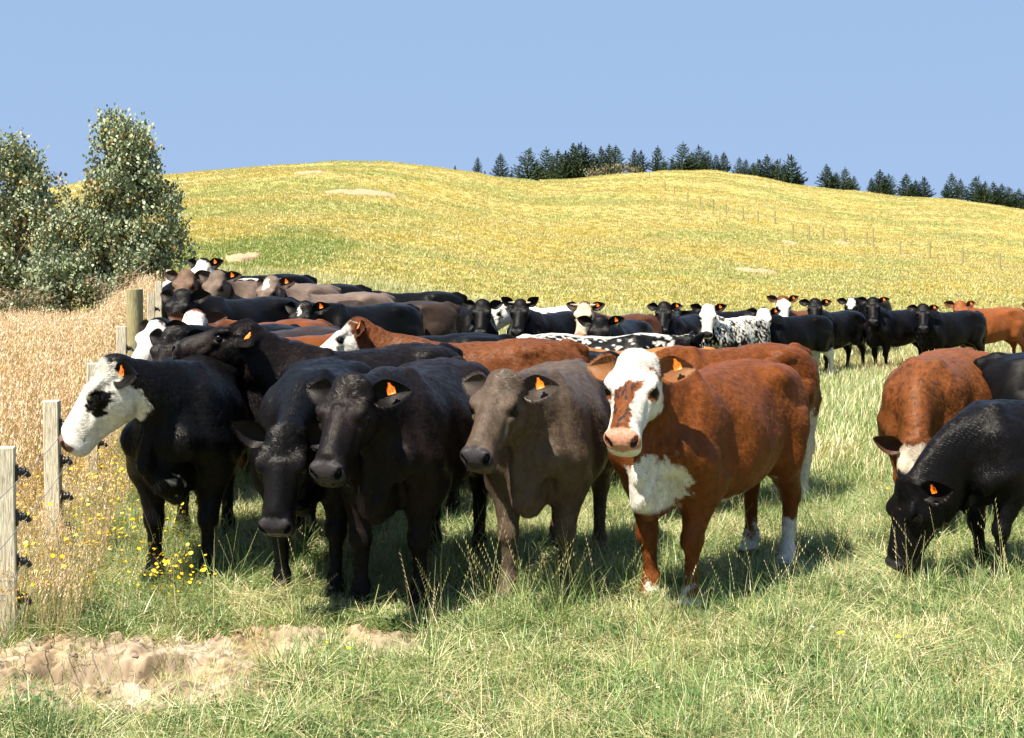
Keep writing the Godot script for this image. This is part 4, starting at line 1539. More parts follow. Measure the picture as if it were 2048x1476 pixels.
func clover(seed_no: int) -> Mesh:
	var rng := RandomNumberGenerator.new()
	rng.seed = seed_no
	var st := new_tool()
	for i in 16:
		var at := Vector3(rng.randf_range(-0.09, 0.09), rng.randf_range(0.02, 0.07), rng.randf_range(-0.09, 0.09))
		var c := mixed(rng, Color(0.05, 0.12, 0.03), Color(0.10, 0.17, 0.05))
		var yaw := rng.randf_range(0, TAU)
		for k in 3:
			blade(st, at, yaw + TAU * k / 3.0, 1.25, 0.3, 0.02, 0.02, 3, c)
	return st.commit()

func clod_mesh(seed_no: int) -> Mesh:
	var sp := SphereMesh.new()
	sp.radius = 1.0
	sp.height = 1.5
	sp.radial_segments = 8
	sp.rings = 4
	var st := new_tool()
	var arr := sp.get_mesh_arrays()
	var v: PackedVector3Array = arr[Mesh.ARRAY_VERTEX]
	for i in v.size():
		v[i] *= 1.0 + 0.5 * rough_noise.get_noise_3d(v[i].x * 1.2 + seed_no, v[i].y * 1.2, v[i].z * 1.2)
	for i: int in arr[Mesh.ARRAY_INDEX]:
		st.set_smooth_group(-1)
		st.set_color(SOIL)
		st.add_vertex(v[i])
	st.generate_normals()
	return st.commit()

func scatter(called: String, mesh: Mesh, mat: Material, list: Array, label: String, category: String) -> void:
	if list.is_empty():
		return
	var mm := MultiMesh.new()
	mm.transform_format = MultiMesh.TRANSFORM_3D
	mm.use_colors = true
	mm.mesh = mesh
	mm.instance_count = list.size()
	for i in list.size():
		mm.set_instance_transform(i, list[i][0])
		mm.set_instance_color(i, list[i][1])
	var o := MultiMeshInstance3D.new()
	o.name = called
	o.multimesh = mm
	o.material_override = mat
	add_child(o, true)
	describe(o, label, category, "", "stuff")

func fence_x(out: float) -> float:
	return -2.69 - 0.229 * (out - 6.4)

func planted(rng: RandomNumberGenerator, x: float, out: float, size: float, lean := 0.15) -> Transform3D:
	var b := Basis(Vector3.UP, rng.randf_range(0, TAU)) * Basis(Vector3.RIGHT, rng.randf_range(-lean, lean))
	return Transform3D(b.scaled(Vector3.ONE * size), land(x, out))

func spot(rng: RandomNumberGenerator, near: float, far: float, lane_a: float, lane_b: float) -> Vector2:
	var out := sqrt(lerpf(near * near, far * far, rng.randf()))
	return Vector2(lerpf(lane_a, lane_b, rng.randf()) * out, out)

func build_grass() -> void:
	var rng := RandomNumberGenerator.new()
	rng.seed = 2024
	var ga := Color(0.13, 0.222, 0.066)
	var gb := Color(0.265, 0.35, 0.135)
	var straw := Color(0.60, 0.53, 0.33)
	var short := [tuft(1, 28, 0.06, 0.05, 0.15, 0.0042, 1.3, 1.2, 3, ga, gb, 0.14, straw), tuft(2, 28, 0.06, 0.06, 0.18, 0.0045, 1.45, 1.2, 3, ga, gb, 0.26, straw), tuft(3, 26, 0.06, 0.05, 0.12, 0.005, 1.35, 0.9, 3, Color(0.105, 0.18, 0.055), ga, 0.04, straw)]
	var lists: Array = [[], [], [], [], [], [], [], []]
	var tint := func(amount: float) -> Color:
		var f := rng.randf_range(1.0 - amount, 1.0 + amount)
		return Color(f * rng.randf_range(0.95, 1.1), f, f * rng.randf_range(0.85, 1.1))
	# close turf
	for i in 25000:
		var p := spot(rng, 4.0, 11.5, -0.52, 0.52)
		if p.x < fence_x(p.y) - 0.3 or bare(p.x, p.y) > rng.randf_range(0.05, 0.6):
			continue
		var n := rough_noise.get_noise_2d(p.x * 0.9, p.y * 0.9)
		var big := (1.0 + 0.45 * n) * (0.6 if p.x < -0.9 and p.y < 6.0 else 1.0)   # nibbled short round the bare soil
		var k := 2 if n > 0.22 else (1 if n < -0.12 else 0)
		lists[k].append([planted(rng, p.x, p.y, big * rng.randf_range(0.75, 1.3), 0.4), tint.call(0.18)])
	for k in 3:
		scatter(["pasture_grass", "pasture_grass_001", "pasture_grass_002"][k], short[k], M.grass, lists[k], ["short green pasture grass in front of the herd", "paler pasture grass with dead blades among it", "dark lush turf in patches of the pasture"][k], "grass")
	# long arching tufts and flowering stems
	var long := tuft(5, 34, 0.07, 0.18, 0.42, 0.0048, 0.55, 1.5, 5, ga, gb, 0.14, straw)
	var lush := tuft(6, 44, 0.08, 0.14, 0.32, 0.0055, 0.5, 1.3, 5, Color(0.05, 0.10, 0.028), ga, 0.03, straw)
	var rye := rye_stems(7, 5, 0.35, 0.62, Color(0.36, 0.36, 0.15), 0.5)
	var rye_dry := rye_stems(8, 4, 0.3, 0.6, Color(0.55, 0.46, 0.27), 0.7)
	var a: Array = []
	var b: Array = []
	var c: Array = []
	var d: Array = []
	for i in 1500:
		var p := spot(rng, 4.0, 12.0, -0.52, 0.52)
		if p.x < fence_x(p.y) or bare(p.x, p.y) > 0.1:
			continue
		var n := land_noise.get_noise_2d(p.x * 22.0, p.y * 22.0)
		if n > -0.05:
			a.append([planted(rng, p.x, p.y, rng.randf_range(0.6, 1.15), 0.5), tint.call(0.2)])
		elif n < -0.22:
			b.append([planted(rng, p.x, p.y, rng.randf_range(0.5, 1.0), 0.4), tint.call(0.2)])
		if rng.randf() < 0.24:
			c.append([planted(rng, p.x + 0.1, p.y, rng.randf_range(0.6, 1.1), 0.3), tint.call(0.2)])
		if rng.randf() < 0.22:
			d.append([planted(rng, p.x, p.y + 0.1, rng.randf_range(0.6, 1.0), 0.5), tint.call(0.15)])
	for q: Array in [[0.1, 6.55, 1.1], [-0.1, 6.7, 1.2], [0.25, 6.6, 1.0], [0.0, 6.45, 1.0], [0.35, 6.75, 1.1], [-0.35, 6.6, 0.9], [0.9, 6.5, 0.8], [2.35, 7.0, 1.0], [2.6, 7.4, 1.0], [3.0, 7.3, 1.1], [2.2, 8.3, 1.2]]:
		a.append([planted(rng, q[0], q[1], q[2], 0.3), Color(1.15, 1.12, 1.1)])
		c.append([planted(rng, q[0], q[1], q[2], 0.3), Color(1.2, 1.15, 1.1)])
	for q: Array in [[-2.05, 6.62, 0.9], [-1.15, 6.55, 0.9], [-2.1, 4.95, 0.9], [-2.0, 5.0, 1.0], [-1.75, 5.0, 0.7], [-1.9, 4.95, 0.9], [-2.2, 5.05, 0.8], [-1.4, 5.0, 0.7]]:
		b.append([planted(rng, q[0], q[1], q[2], 0.3), Color(1.3, 1.25, 1.3)])
	var lodged := tuft(11, 14, 0.10, 0.12, 0.30, 0.004, 1.6, 0.35, 4, gb, Color(0.36, 0.42, 0.19), 0.3, straw, 1.15)
	var fallen: Array = []
	for i in 3000:
		var p := spot(rng, 4.0, 11.0, -0.5, 0.52)
		if p.x > fence_x(p.y) - 0.2 and bare(p.x, p.y) < 0.25:
			var tr := planted(rng, p.x, p.y, rng.randf_range(0.7, 1.2), 0.2)
			tr.origin.y += 0.07
			fallen.append([tr, tint.call(0.2)])
	scatter("fallen_grass", lodged, M.grass, fallen, "pale bent grass blades lying over the turf", "grass")
	scatter("grass_tuft", long, M.grass, a, "long arching green tufts standing above the turf", "grass")
	scatter("grass_tuft_001", lush, M.grass, b, "dense dark green tussocks around the bare soil", "grass")
	scatter("rye_stem", rye, M.grass, c, "thin green flowering stems with zigzag seed spikes", "grass")
	scatter("rye_stem_001", rye_dry, M.grass, d, "bleached bent flowering stems among the turf", "grass")
	# the flat further out
	var mid := tuft(9, 24, 0.13, 0.10, 0.26, 0.011, 0.8, 1.2, 3, ga, gb, 0.22, straw)
	var mid_dry := tuft(10, 22, 0.13, 0.12, 0.32, 0.010, 0.7, 1.1, 3, Color(0.33, 0.34, 0.14), straw, 0.15, straw)
	a = []
	b = []
	for i in 34000:
		var p := spot(rng, 11.0, 36.0, -0.47, 0.5)
		if p.x < fence_x(p.y) - 0.2:
			continue
		var n := land_noise.get_noise_2d(p.x * 7.0, p.y * 9.0)
		(b if n > 0.2 or (p.y > 27.0 and rng.randf() < 0.4) else a).append([planted(rng, p.x, p.y, rng.randf_range(0.7, 1.35), 0.3), tint.call(0.2)])
	scatter("meadow_grass", mid, M.grass, a, "green grass on the flat between and behind the cattle", "grass")
	scatter("meadow_grass_001", mid_dry, M.grass, b, "pale seeding grass on the flat behind the cattle", "grass")
	# dry tall grass beyond the fence
	var tall := [dry_stems(12, 16, 0.58, 0.88), dry_stems(13, 16, 0.45, 0.8)]
	a = []
	b = []
	for i in 5200:
		var p := spot(rng, 5.0, 25.0, -0.56, -0.28)
		if p.x > fence_x(p.y) - (0.25 + 0.35 * rng.randf()):
			continue
		var low := smoothstep(5.5, 9.5, p.y) * 0.5 + 0.5
		(a if i % 2 == 0 else b).append([planted(rng, p.x, p.y, low * rng.randf_range(0.75, 1.1), 0.12), tint.call(0.15)])
	for i in 420:                                        # a thin strip of it follows the fence
		var o := rng.randf_range(6.2, 13.0)
		b.append([planted(rng, fence_x(o) + rng.randf_range(-0.5, 0.35), o, rng.randf_range(0.3, 0.62), 0.25), tint.call(0.15)])
	scatter("dry_grass", tall[0], M.grass, a, "tall bleached grass with feathery heads beyond the fence", "grass")
	scatter("dry_grass_001", tall[1], M.grass, b, "shorter bleached grass along the wire fence", "grass")
	# flowers
	var hawk := flower_stems(14, 3, 0.2, 0.42, 0.0105, Color(0.85, 0.56, 0.015))
	var butter := flower_stems(15, 3, 0.12, 0.3, 0.012, Color(0.85, 0.62, 0.02))
	var white := flower_stems(16, 1, 0.05, 0.12, 0.009, Color(0.72, 0.68, 0.62))
	a = []
	b = []
	c = []
	for i in 620:
		var o := lerpf(5.7, 10.5, pow(rng.randf(), 1.2))
		var x := fence_x(o) + rng.randf_range(-0.9, 1.0) * (1.0 if o < 9 else 0.6)
		if bare(x, o) < 0.3:
			a.append([planted(rng, x, o, rng.randf_range(0.7, 1.15), 0.2), Color(1, 1, 1)])
	for i in 380:
		var p := spot(rng, 8.0, 22.0, -0.56, -0.3)
		if p.x < fence_x(p.y) and land_noise.get_noise_2d(p.x * 9, p.y * 9) > 0.0:
			a.append([planted(rng, p.x, p.y, rng.randf_range(1.2, 1.7), 0.15), Color(1, 1, 1)])
	for i in 60:
		var p := spot(rng, 4.2, 24.0, -0.3, 0.5)
		b.append([planted(rng, p.x, p.y, rng.randf_range(0.8, 1.3), 0.2), Color(1, 1, 1)])
	for i in 40:
		var p := spot(rng, 4.2, 9.0, -0.4, 0.5)
		if bare(p.x, p.y) < 0.2:
			c.append([planted(rng, p.x, p.y, 1.0, 0.2), Color(1, 1, 1)])
	scatter("yellow_flower", hawk, M.grass, a, "yellow flower heads on thin stems along the fence", "flowers")
	scatter("yellow_flower_001", butter, M.grass, b, "scattered small yellow flowers in the green pasture", "flowers")
	scatter("clover_flower", white, M.grass, c, "small whitish clover heads low in the turf", "flowers")
	a = []
	for i in 900:
		var p := spot(rng, 4.2, 9.0, -0.45, 0.5)
		if p.x > fence_x(p.y) and bare(p.x, p.y) < 0.35 and rough_noise.get_noise_2d(p.x * 1.1 + 70, p.y * 1.1) > 0.0:
			a.append([planted(rng, p.x, p.y, rng.randf_range(0.8, 1.3), 0.2), tint.call(0.2)])
	scatter("clover", clover(17), M.grass, a, "dark green clover leaves in mats among the grass", "clover")
	# crumbs and clods of the bare soil
	var clod := clod_mesh(18)
	a = []
	for i in 2600:
		var p := spot(rng, 5.0, 7.0, -0.48, -0.05)
		if bare(p.x, p.y) > rng.randf_range(0.3, 1.0):
			var sz := 0.003 + 0.022 * pow(rng.randf(), 8.0)
			var f := rng.randf_range(0.7, 1.25)
			a.append([Transform3D(Basis(Vector3(rng.randf(), rng.randf(), rng.randf()).normalized(), rng.randf_range(0, TAU)).scaled(Vector3.ONE * sz), land(p.x, p.y) + Vector3(0, sz * 0.3, 0)), Color(f, f * rng.randf_range(0.9, 1.02), f * rng.randf_range(0.8, 1.05))])
	var sprig: Array = []
	for i in 2200:
		var p := spot(rng, 5.2, 6.9, -0.48, -0.05)
		if bare(p.x, p.y) > 0.2 and rough_noise.get_noise_2d(p.x * 3.0, p.y * 3.0 + 30.0) > -0.05:
			sprig.append([planted(rng, p.x, p.y, rng.randf_range(0.25, 0.7), 0.5), Color(1.1, 1.0, 0.85)])
	var litter: Array = []
	for i in 420:
		var p := spot(rng, 5.1, 6.9, -0.48, -0.05)
		if bare(p.x, p.y) > 0.1:
			litter.append([planted(rng, p.x, p.y, rng.randf_range(0.3, 0.7), 0.15), Color(1.0, 0.85, 0.65) * rng.randf_range(0.5, 1.0)])
	scatter("straw_litter", tuft(19, 9, 0.14, 0.08, 0.26, 0.004, 1.62, 0.1, 3, Color(0.4, 0.32, 0.2), straw, 0.3, straw, 1.4), M.grass, litter, "dead straw lying on the bare soil", "straw")
	scatter("grass_sprig", short[1], M.grass, sprig, "thin sprigs of grass growing through the bare soil", "grass")
	scatter("soil_clod", clod, M.clod, a, "crumbs and clods of pale dry soil in the bare patch", "soil")
	# hill meadow: straw and yellow tufts, thinning with distance
	var hill_a := tuft(20, 12, 0.34, 0.14, 0.26, 0.06, 1.1, 0.9, 2, Color(0.46, 0.385, 0.18), Color(0.54, 0.45, 0.24), 0.35, Color(0.33, 0.35, 0.14))
	var hill_b := tuft(21, 14, 0.36, 0.09, 0.2, 0.08, 1.3, 0.6, 2, Color(0.53, 0.395, 0.085), Color(0.60, 0.46, 0.12), 0.5, Color(0.44, 0.40, 0.18))
	var hill_c := tuft(22, 12, 0.36, 0.14, 0.26, 0.07, 1.1, 0.9, 2, Color(0.25, 0.29, 0.105), Color(0.35, 0.37, 0.145), 0.3, Color(0.50, 0.44, 0.2))
	a = []
	b = []
	c = []
	for i in 190000:
		var out := 28.0 * pow(330.0 / 28.0, pow(rng.randf(), 0.8))
		var x := rng.randf_range(-0.47, 0.5) * out
		var n := land_noise.get_noise_2d(x * 2.2 + 90, out * 3.4)
		var m := land_noise.get_noise_2d(x * 6.0 + 40, out * 12.0) + 0.6 * land_noise.get_noise_2d(x * 1.5, out * 3.0)
		var list: Array = a
		var lush_foot := smoothstep(62.0, 34.0, out + 14.0 * n)
		var hl := Vector2((x - hollow.x) / 3.0, (out + hollow.z) / 9.0).length()
		if hl < rng.randf_range(0.3, 1.3) or n > rng.randf_range(-0.02, 0.32) or rng.randf() < lush_foot * 0.75:
			list = c
		elif m > rng.randf_range(-0.22, 0.5):
			list = b
		var shade: Color = tint.call(0.16)
		if hl < 1.1 and list == c:
			shade *= Color(0.72, 0.82, 0.66)             # lush dark grass in the hollow
		list.append([planted(rng, x, out, rng.randf_range(0.6, 1.25) * (0.42 + out / 330.0), 0.2), shade])
	scatter("hill_grass", hill_a, M.grass, a, "straw coloured meadow grass covering the hills", "grass")
	scatter("hill_flower", hill_b, M.grass, b, "masses of yellow flowers covering the hills", "flowers")
	scatter("hill_grass_001", hill_c, M.grass, c, "green grass in streaks across the yellow hills", "grass")

# ---------------------------------------------------------------- trees
func leaf_cluster(seed_no: int, n: int, spread: float, size: float, cols: Array) -> Mesh:
	var rng := RandomNumberGenerator.new()
	rng.seed = seed_no
	var st := new_tool()
	for i in n:
		var at := Vector3(rng.randfn(), rng.randfn() * 0.9, rng.randfn()) * spread * 0.5
		var nn := Vector3(rng.randf_range(-1, 1), rng.randf_range(-0.3, 1.0), rng.randf_range(-1, 1)).normalized()
		var x := nn.cross(Vector3(0.3, 0.1, 1)).normalized()
		var y := nn.cross(x)
		var s := size * rng.randf_range(0.7, 1.2)
		var c: Color = mixed(rng, cols[rng.randi() % cols.size()], cols[rng.randi() % cols.size()])
		# a rounded, slightly folded leaf
		var pts := [at, at + (x * 0.45 + y * 0.42) * s + nn * s * 0.08, at + (x * 0.85 + y * 0.36) * s + nn * s * 0.06, at + x * 1.1 * s, at + (x * 0.85 - y * 0.36) * s + nn * s * 0.06, at + (x * 0.45 - y * 0.42) * s + nn * s * 0.08]
		for k in 4:
			for v: Vector3 in [pts[0], pts[k + 2], pts[k + 1]]:
				st.set_color(c)
				st.set_normal(nn)
				st.add_vertex(v)
	st.generate_normals()
	return st.commit()

func leafy_tree(x: float, out: float, lobes: Array, n: int, seed_no: int, meshes: Array, label: String) -> void:
	var rng := RandomNumberGenerator.new()
	rng.seed = seed_no
	var root := Node3D.new()
	root.name = numbered("leafy_tree")
	add_child(root)
	root.position = land(x, out)
	describe(root, label, "tree", "young leafy trees in the dry grass")
	# several stems that fan out upwards, then limbs to the lobes
	var st := new_tool()
	for l: Array in lobes:
		var c: Vector3 = l[0]
		var pts: Array = []
		var rad: Array = []
		for i in 8:
			var t := i / 7.0
			pts.append(Vector3(c.x * pow(t, 1.4) + rng.randf_range(-0.05, 0.05), t * (c.y + l[1].y * 0.5), c.z * t + rng.randf_range(-0.05, 0.05)))
			rad.append(lerpf(0.06, 0.012, t))
		tube_mesh(st, pts, rad, 6, Color(0.22, 0.17, 0.12))
		for i in 26:
			var t := rng.randf_range(0.2, 0.95)
			var from: Vector3 = pts[int(t * 7)]
			var w := rng.randf_range(0, TAU)
			var to := from + Vector3(cos(w) * l[1].x * 0.8, rng.randf_range(0.25, 0.7), sin(w) * l[1].z * 0.8)
			tube_mesh(st, [from, from.lerp(to, 0.5) + Vector3(0, 0.05, 0), to], [0.014, 0.009, 0.003], 4, Color(0.26, 0.2, 0.14))
	part("trunk", st.commit(), M.bark, root)
	var tops: Array = [[], []]
	var total := 0.0
	for l: Array in lobes:
		total += l[1].x * l[1].y * l[1].z
	for l: Array in lobes:
		var c: Vector3 = l[0]
		var r: Vector3 = l[1]
		var m := int(n * (r.x * r.y * r.z) / total)
		for i in m:
			var d := Vector3(rng.randfn(), rng.randfn(), rng.randfn()).normalized()
			var s := pow(rng.randf(), 0.42)
			var lump := 1.0 + 0.38 * rough_noise.get_noise_3d(d.x * 2.2 + seed_no * 3, d.y * 2.6, d.z * 2.2)
			var p := c + d * r * s * lump
			if p.y < 0.1 or rough_noise.get_noise_3d(p.x * 1.5, p.y * 1.5, p.z * 1.5 + seed_no) < -0.06 + 0.12 * s:
				continue
			var f := rng.randf_range(0.75, 1.25)
			var warm := 0.25 if p.y > c.y + r.y * 0.55 and rng.randf() < 0.3 else 0.0
			tops[0 if rng.randf() < 0.86 else 1].append([Transform3D(Basis(Vector3.UP, rng.randf_range(0, TAU)).scaled(Vector3.ONE * rng.randf_range(0.8, 1.2)), p), Color(f * (1 + warm), f, f * (1 - warm))])
	for k in 2:
		var mm := MultiMesh.new()
		mm.transform_format = MultiMesh.TRANSFORM_3D
		mm.use_colors = true
		mm.mesh = meshes[k]
		mm.instance_count = tops[k].size()
		for i in tops[k].size():
			mm.set_instance_transform(i, tops[k][i][0])
			mm.set_instance_color(i, tops[k][i][1])
		var o := MultiMeshInstance3D.new()
		o.name = "crown"
		o.multimesh = mm
		o.material_override = M.leaf
		o.set_meta("kind", "stuff")
		root.add_child(o, true)

func pine_crown(seed_no: int, tall: float, wide: float, leaders: int) -> Mesh:
	# whorls of upturned branches, each with brushes of needles; the leader stands above them
	var rng := RandomNumberGenerator.new()
	rng.seed = seed_no
	var st := new_tool()
	var brush := func(at: Vector3, d: Vector3, long: float, w: float, c: Color) -> void:
		for k in 5:
			var side := d.cross(Vector3(cos(k * 1.3), sin(k * 1.3) * 0.6 + 0.2, sin(k * 2.1))).normalized()
			var tip := at + d * long + side * w * 0.5
			var cc := mixed(rng, c, c)
			var nn := (side.cross(d) + Vector3.UP * 0.4).normalized()
			for v: Vector3 in [at - d * long * 0.1, at + d * long * 0.55 + side * w, tip]:
				st.set_color(cc)
				st.set_normal(nn)
				st.add_vertex(v)
	var dark := Color(0.055, 0.105, 0.055)
	var light := Color(0.14, 0.20, 0.09)
	var y := tall * 0.03
	while y < tall * 0.93:
		var t := y / tall
		var reach := wide * (pow(1.0 - t, 0.95) * 1.0 + 0.03) * smoothstep(-0.12, 0.12, t)
		var n := 5 + rng.randi() % 4
		for i in n:
			var w := TAU * (i + rng.randf_range(-0.3, 0.3)) / n
			var r := reach * rng.randf_range(0.62, 1.18)
			var rise := rng.randf_range(0.1, 0.5) + t * 0.5
			var steps := int(3 + r / 0.32)
			for s in steps:
				var f := (s + 1.0) / steps
				var p := Vector3(cos(w) * r * f, y + r * rise * f * f, sin(w) * r * f)
				var d := Vector3(cos(w) * 0.7 + rng.randf_range(-0.6, 0.6), 0.75, sin(w) * 0.7 + rng.randf_range(-0.6, 0.6)).normalized()
				brush.call(p, d, rng.randf_range(0.38, 0.72) * (1.0 - 0.55 * t), rng.randf_range(0.16, 0.28) * (1.0 - 0.5 * t), dark.lerp(light, rng.randf()))
		y += tall * rng.randf_range(0.045, 0.075)
	for l in leaders:
		var base := Vector3(rng.randf_range(-0.25, 0.25) * l, tall * rng.randf_range(0.84, 0.9), rng.randf_range(-0.25, 0.25) * l)
		for s in 7:
			brush.call(base + Vector3.UP * s * tall * 0.022, Vector3(rng.randf_range(-0.3, 0.3), 1, rng.randf_range(-0.3, 0.3)).normalized(), 0.42, 0.13, dark.lerp(light, rng.randf()))
	return st.commit()

const ORDER := ["first", "second", "third", "fourth", "fifth", "sixth", "seventh", "eighth", "ninth", "tenth", "eleventh", "twelfth", "thirteenth", "fourteenth", "fifteenth", "sixteenth", "seventeenth", "eighteenth", "nineteenth", "twentieth"]
func ordinal(n: int) -> String:
	if n <= 20:
		return ORDER[n - 1]
	var tens: String = ["twenty", "thirty", "forty", "fifty", "sixty", "seventy", "eighty", "ninety"][n / 10 - 2]
	return tens + "-" + ORDER[n % 10 - 1] if n % 10 > 0 else ["twentieth", "thirtieth", "fortieth", "fiftieth", "sixtieth", "seventieth", "eightieth", "ninetieth"][n / 10 - 2]

func crest(lane: float) -> float:                     # distance at which the sight line grazes the ridge
	var best := -1.0
	var at := 100.0
	for i in 120:
		var out := 90.0 + i * 2.2
		var s := (land_height(lane * out, -out) - EYE) / out
		if s > best:
			best = s
			at = out
	return at

func build_pines() -> void:
	# lane, height above the skyline as a sight-line rise, width factor, how far behind the crest
	var list := [
		[-0.0475, 0.0045, 0.6, 6], [-0.0285, 0.014, 0.62, 8], [-0.0225, 0.004, 0.5, 8], [-0.0095, 0.021, 1.0, 10], [0.0, 0.006, 0.6, 9], [0.0135, 0.0265, 1.0, 12], [0.0205, 0.0165, 0.7, 16], [0.0285, 0.028, 0.85, 14],
		[0.0335, 0.022, 0.9, 10], [0.0385, 0.026, 0.8, 18], [0.0445, 0.024, 0.95, 12], [0.0515, 0.0295, 0.8, 16], [0.0565, 0.029, 1.0, 12], [0.062, 0.0265, 0.9, 14], [0.0745, 0.0245, 0.72, 12], [0.081, 0.0265, 0.8, 16], [0.0865, 0.025, 1.05, 12],
		[0.102, 0.021, 0.8, 12], [0.1075, 0.019, 0.75, 10], [0.1215, 0.0215, 0.85, 14], [0.1335, 0.010, 0.6, 14], [0.1425, 0.0245, 1.1, 16], [0.150, 0.016, 0.8, 20], [0.156, 0.021, 0.95, 18], [0.1635, 0.0165, 0.8, 16], [0.170, 0.0145, 0.8, 18], [0.1765, 0.017, 0.9, 20],
		[0.1895, 0.015, 0.95, 18], [0.195, 0.014, 0.8, 20], [0.206, 0.015, 0.9, 18], [0.2125, 0.0205, 0.85, 20], [0.221, 0.018, 1.0, 22], [0.2265, 0.014, 0.8, 20], [0.2325, 0.0245, 0.9, 18], [0.238, 0.012, 0.9, 22],
		[0.2625, 0.020, 0.95, 22], [0.2705, 0.015, 0.75, 20], [0.2775, 0.0195, 1.0, 20], [0.285, 0.013, 0.8, 22], [0.2995, 0.013, 0.75, 22], [0.3065, 0.021, 0.85, 24], [0.314, 0.0185, 0.85, 22], [0.3285, 0.020, 0.95, 24], [0.3365, 0.015, 0.75, 22], [0.3435, 0.0175, 0.85, 24],
		[0.362, 0.013, 0.7, 24], [0.3665, 0.0225, 0.85, 26], [0.3735, 0.018, 0.85, 24], [0.3865, 0.022, 1.0, 26], [0.394, 0.019, 0.9, 24], [0.401, 0.020, 0.85, 26], [0.4085, 0.019, 0.95, 26], [0.415, 0.017, 0.9, 28], [0.4225, 0.018, 0.95, 26], [0.431, 0.0175, 1.0, 28], [0.439, 0.016, 0.9, 28]]
	var more: Array = []                                  # a second rank fills the row
	for i in list.size() - 1:
		var gap: float = list[i + 1][0] - list[i][0]
		if i > 4 and gap > 0.0072 and gap < 0.0125:
			more.append([lerpf(list[i][0], list[i + 1][0], 0.52), 0.8 * minf(list[i][1], list[i + 1][1]), 0.9, maxf(list[i][3], list[i + 1][3]) + 8])
	list.append_array(more)
	list.sort_custom(func(a: Array, b: Array) -> bool: return a[0] < b[0])
	var crowns := [pine_crown(1, 8.0, 2.80, 1), pine_crown(2, 8.0, 3.20, 2), pine_crown(3, 8.0, 2.56, 1), pine_crown(4, 8.0, 3.36, 3), pine_crown(5, 8.0, 3.04, 2)]
	var ts := new_tool()
	tube_mesh(ts, [Vector3(0, -0.3, 0), Vector3(0.05, 3, 0), Vector3(0, 7.4, 0)], [0.16, 0.1, 0.02], 7, Color(0.14, 0.10, 0.075))
	var trunk := ts.commit()
	var rng := RandomNumberGenerator.new()
	rng.seed = 77
	for i in list.size():
		var q: Array = list[i]
		var at := crest(q[0])
		var out: float = at + q[3]
		var base := land(q[0] * out, out)
		var line: float = (land_height(q[0] * at, -at) - EYE) / at + q[1]
		var tall: float = EYE + line * out - base.y
		var root := Node3D.new()
		root.name = numbered("pine_tree")
		add_child(root)
		root.position = base
		root.rotation.y = rng.randf_range(0, TAU)
		var s := tall / 8.3
		root.scale = Vector3(s * q[2] * rng.randf_range(1.3, 1.6), s, s * q[2] * 1.4)
		part("trunk", trunk, M.bark, root)
		part("crown", crowns[rng.randi() % crowns.size()], M.needle, root)
		var size := "tall" if q[1] > 0.022 else ("small" if q[1] < 0.012 else "medium")
		describe(root, "%s dark pine on the skyline, %s in the row counted from the left" % [size, ordinal(i + 1)], "pine tree", "pines along the skyline")
	# grey-brown scrub below the pines in the saddle
	var scrub := leaf_cluster(61, 16, 0.9, 0.34, [Color(0.11, 0.10, 0.065), Color(0.09, 0.11, 0.05), Color(0.14, 0.125, 0.085)])
	var k := 0
	for q: Array in [[0.066, 3.0, 1.0], [0.0715, 3.0, 1.3], [0.0775, 3.0, 1.4], [0.0905, 4.0, 1.2], [0.1005, 4.0, 1.3]]:
		var at := crest(q[0])
		var out2: float = at + q[1]
		var root := Node3D.new()
		root.name = numbered("scrub_bush")
		add_child(root)
		root.position = land(q[0] * out2, out2)
		var st := new_tool()
		for i in 7:
			tube_mesh(st, [Vector3(0, -0.1, 0), Vector3(rng.randf_range(-0.8, 0.8), q[2] * 0.8, rng.randf_range(-0.8, 0.8))], [0.04, 0.01], 4, Color(0.2, 0.16, 0.12))
		part("stem", st.commit(), M.bark, root)
		var fs := new_tool()
		for i in 9:
			fs.append_from(scrub, 0, Transform3D(Basis(Vector3.UP, rng.randf_range(0, TAU)), Vector3(rng.randf_range(-1.2, 1.2), rng.randf_range(0.2, 1.0) * q[2], rng.randf_range(-0.8, 0.8))))
		part("foliage", fs.commit(), M.needle, root)
		k += 1
		describe(root, "low grey-brown scrub bush under the skyline pines, %s from the left" % ordinal(k), "bush", "scrub in the saddle of the hills")

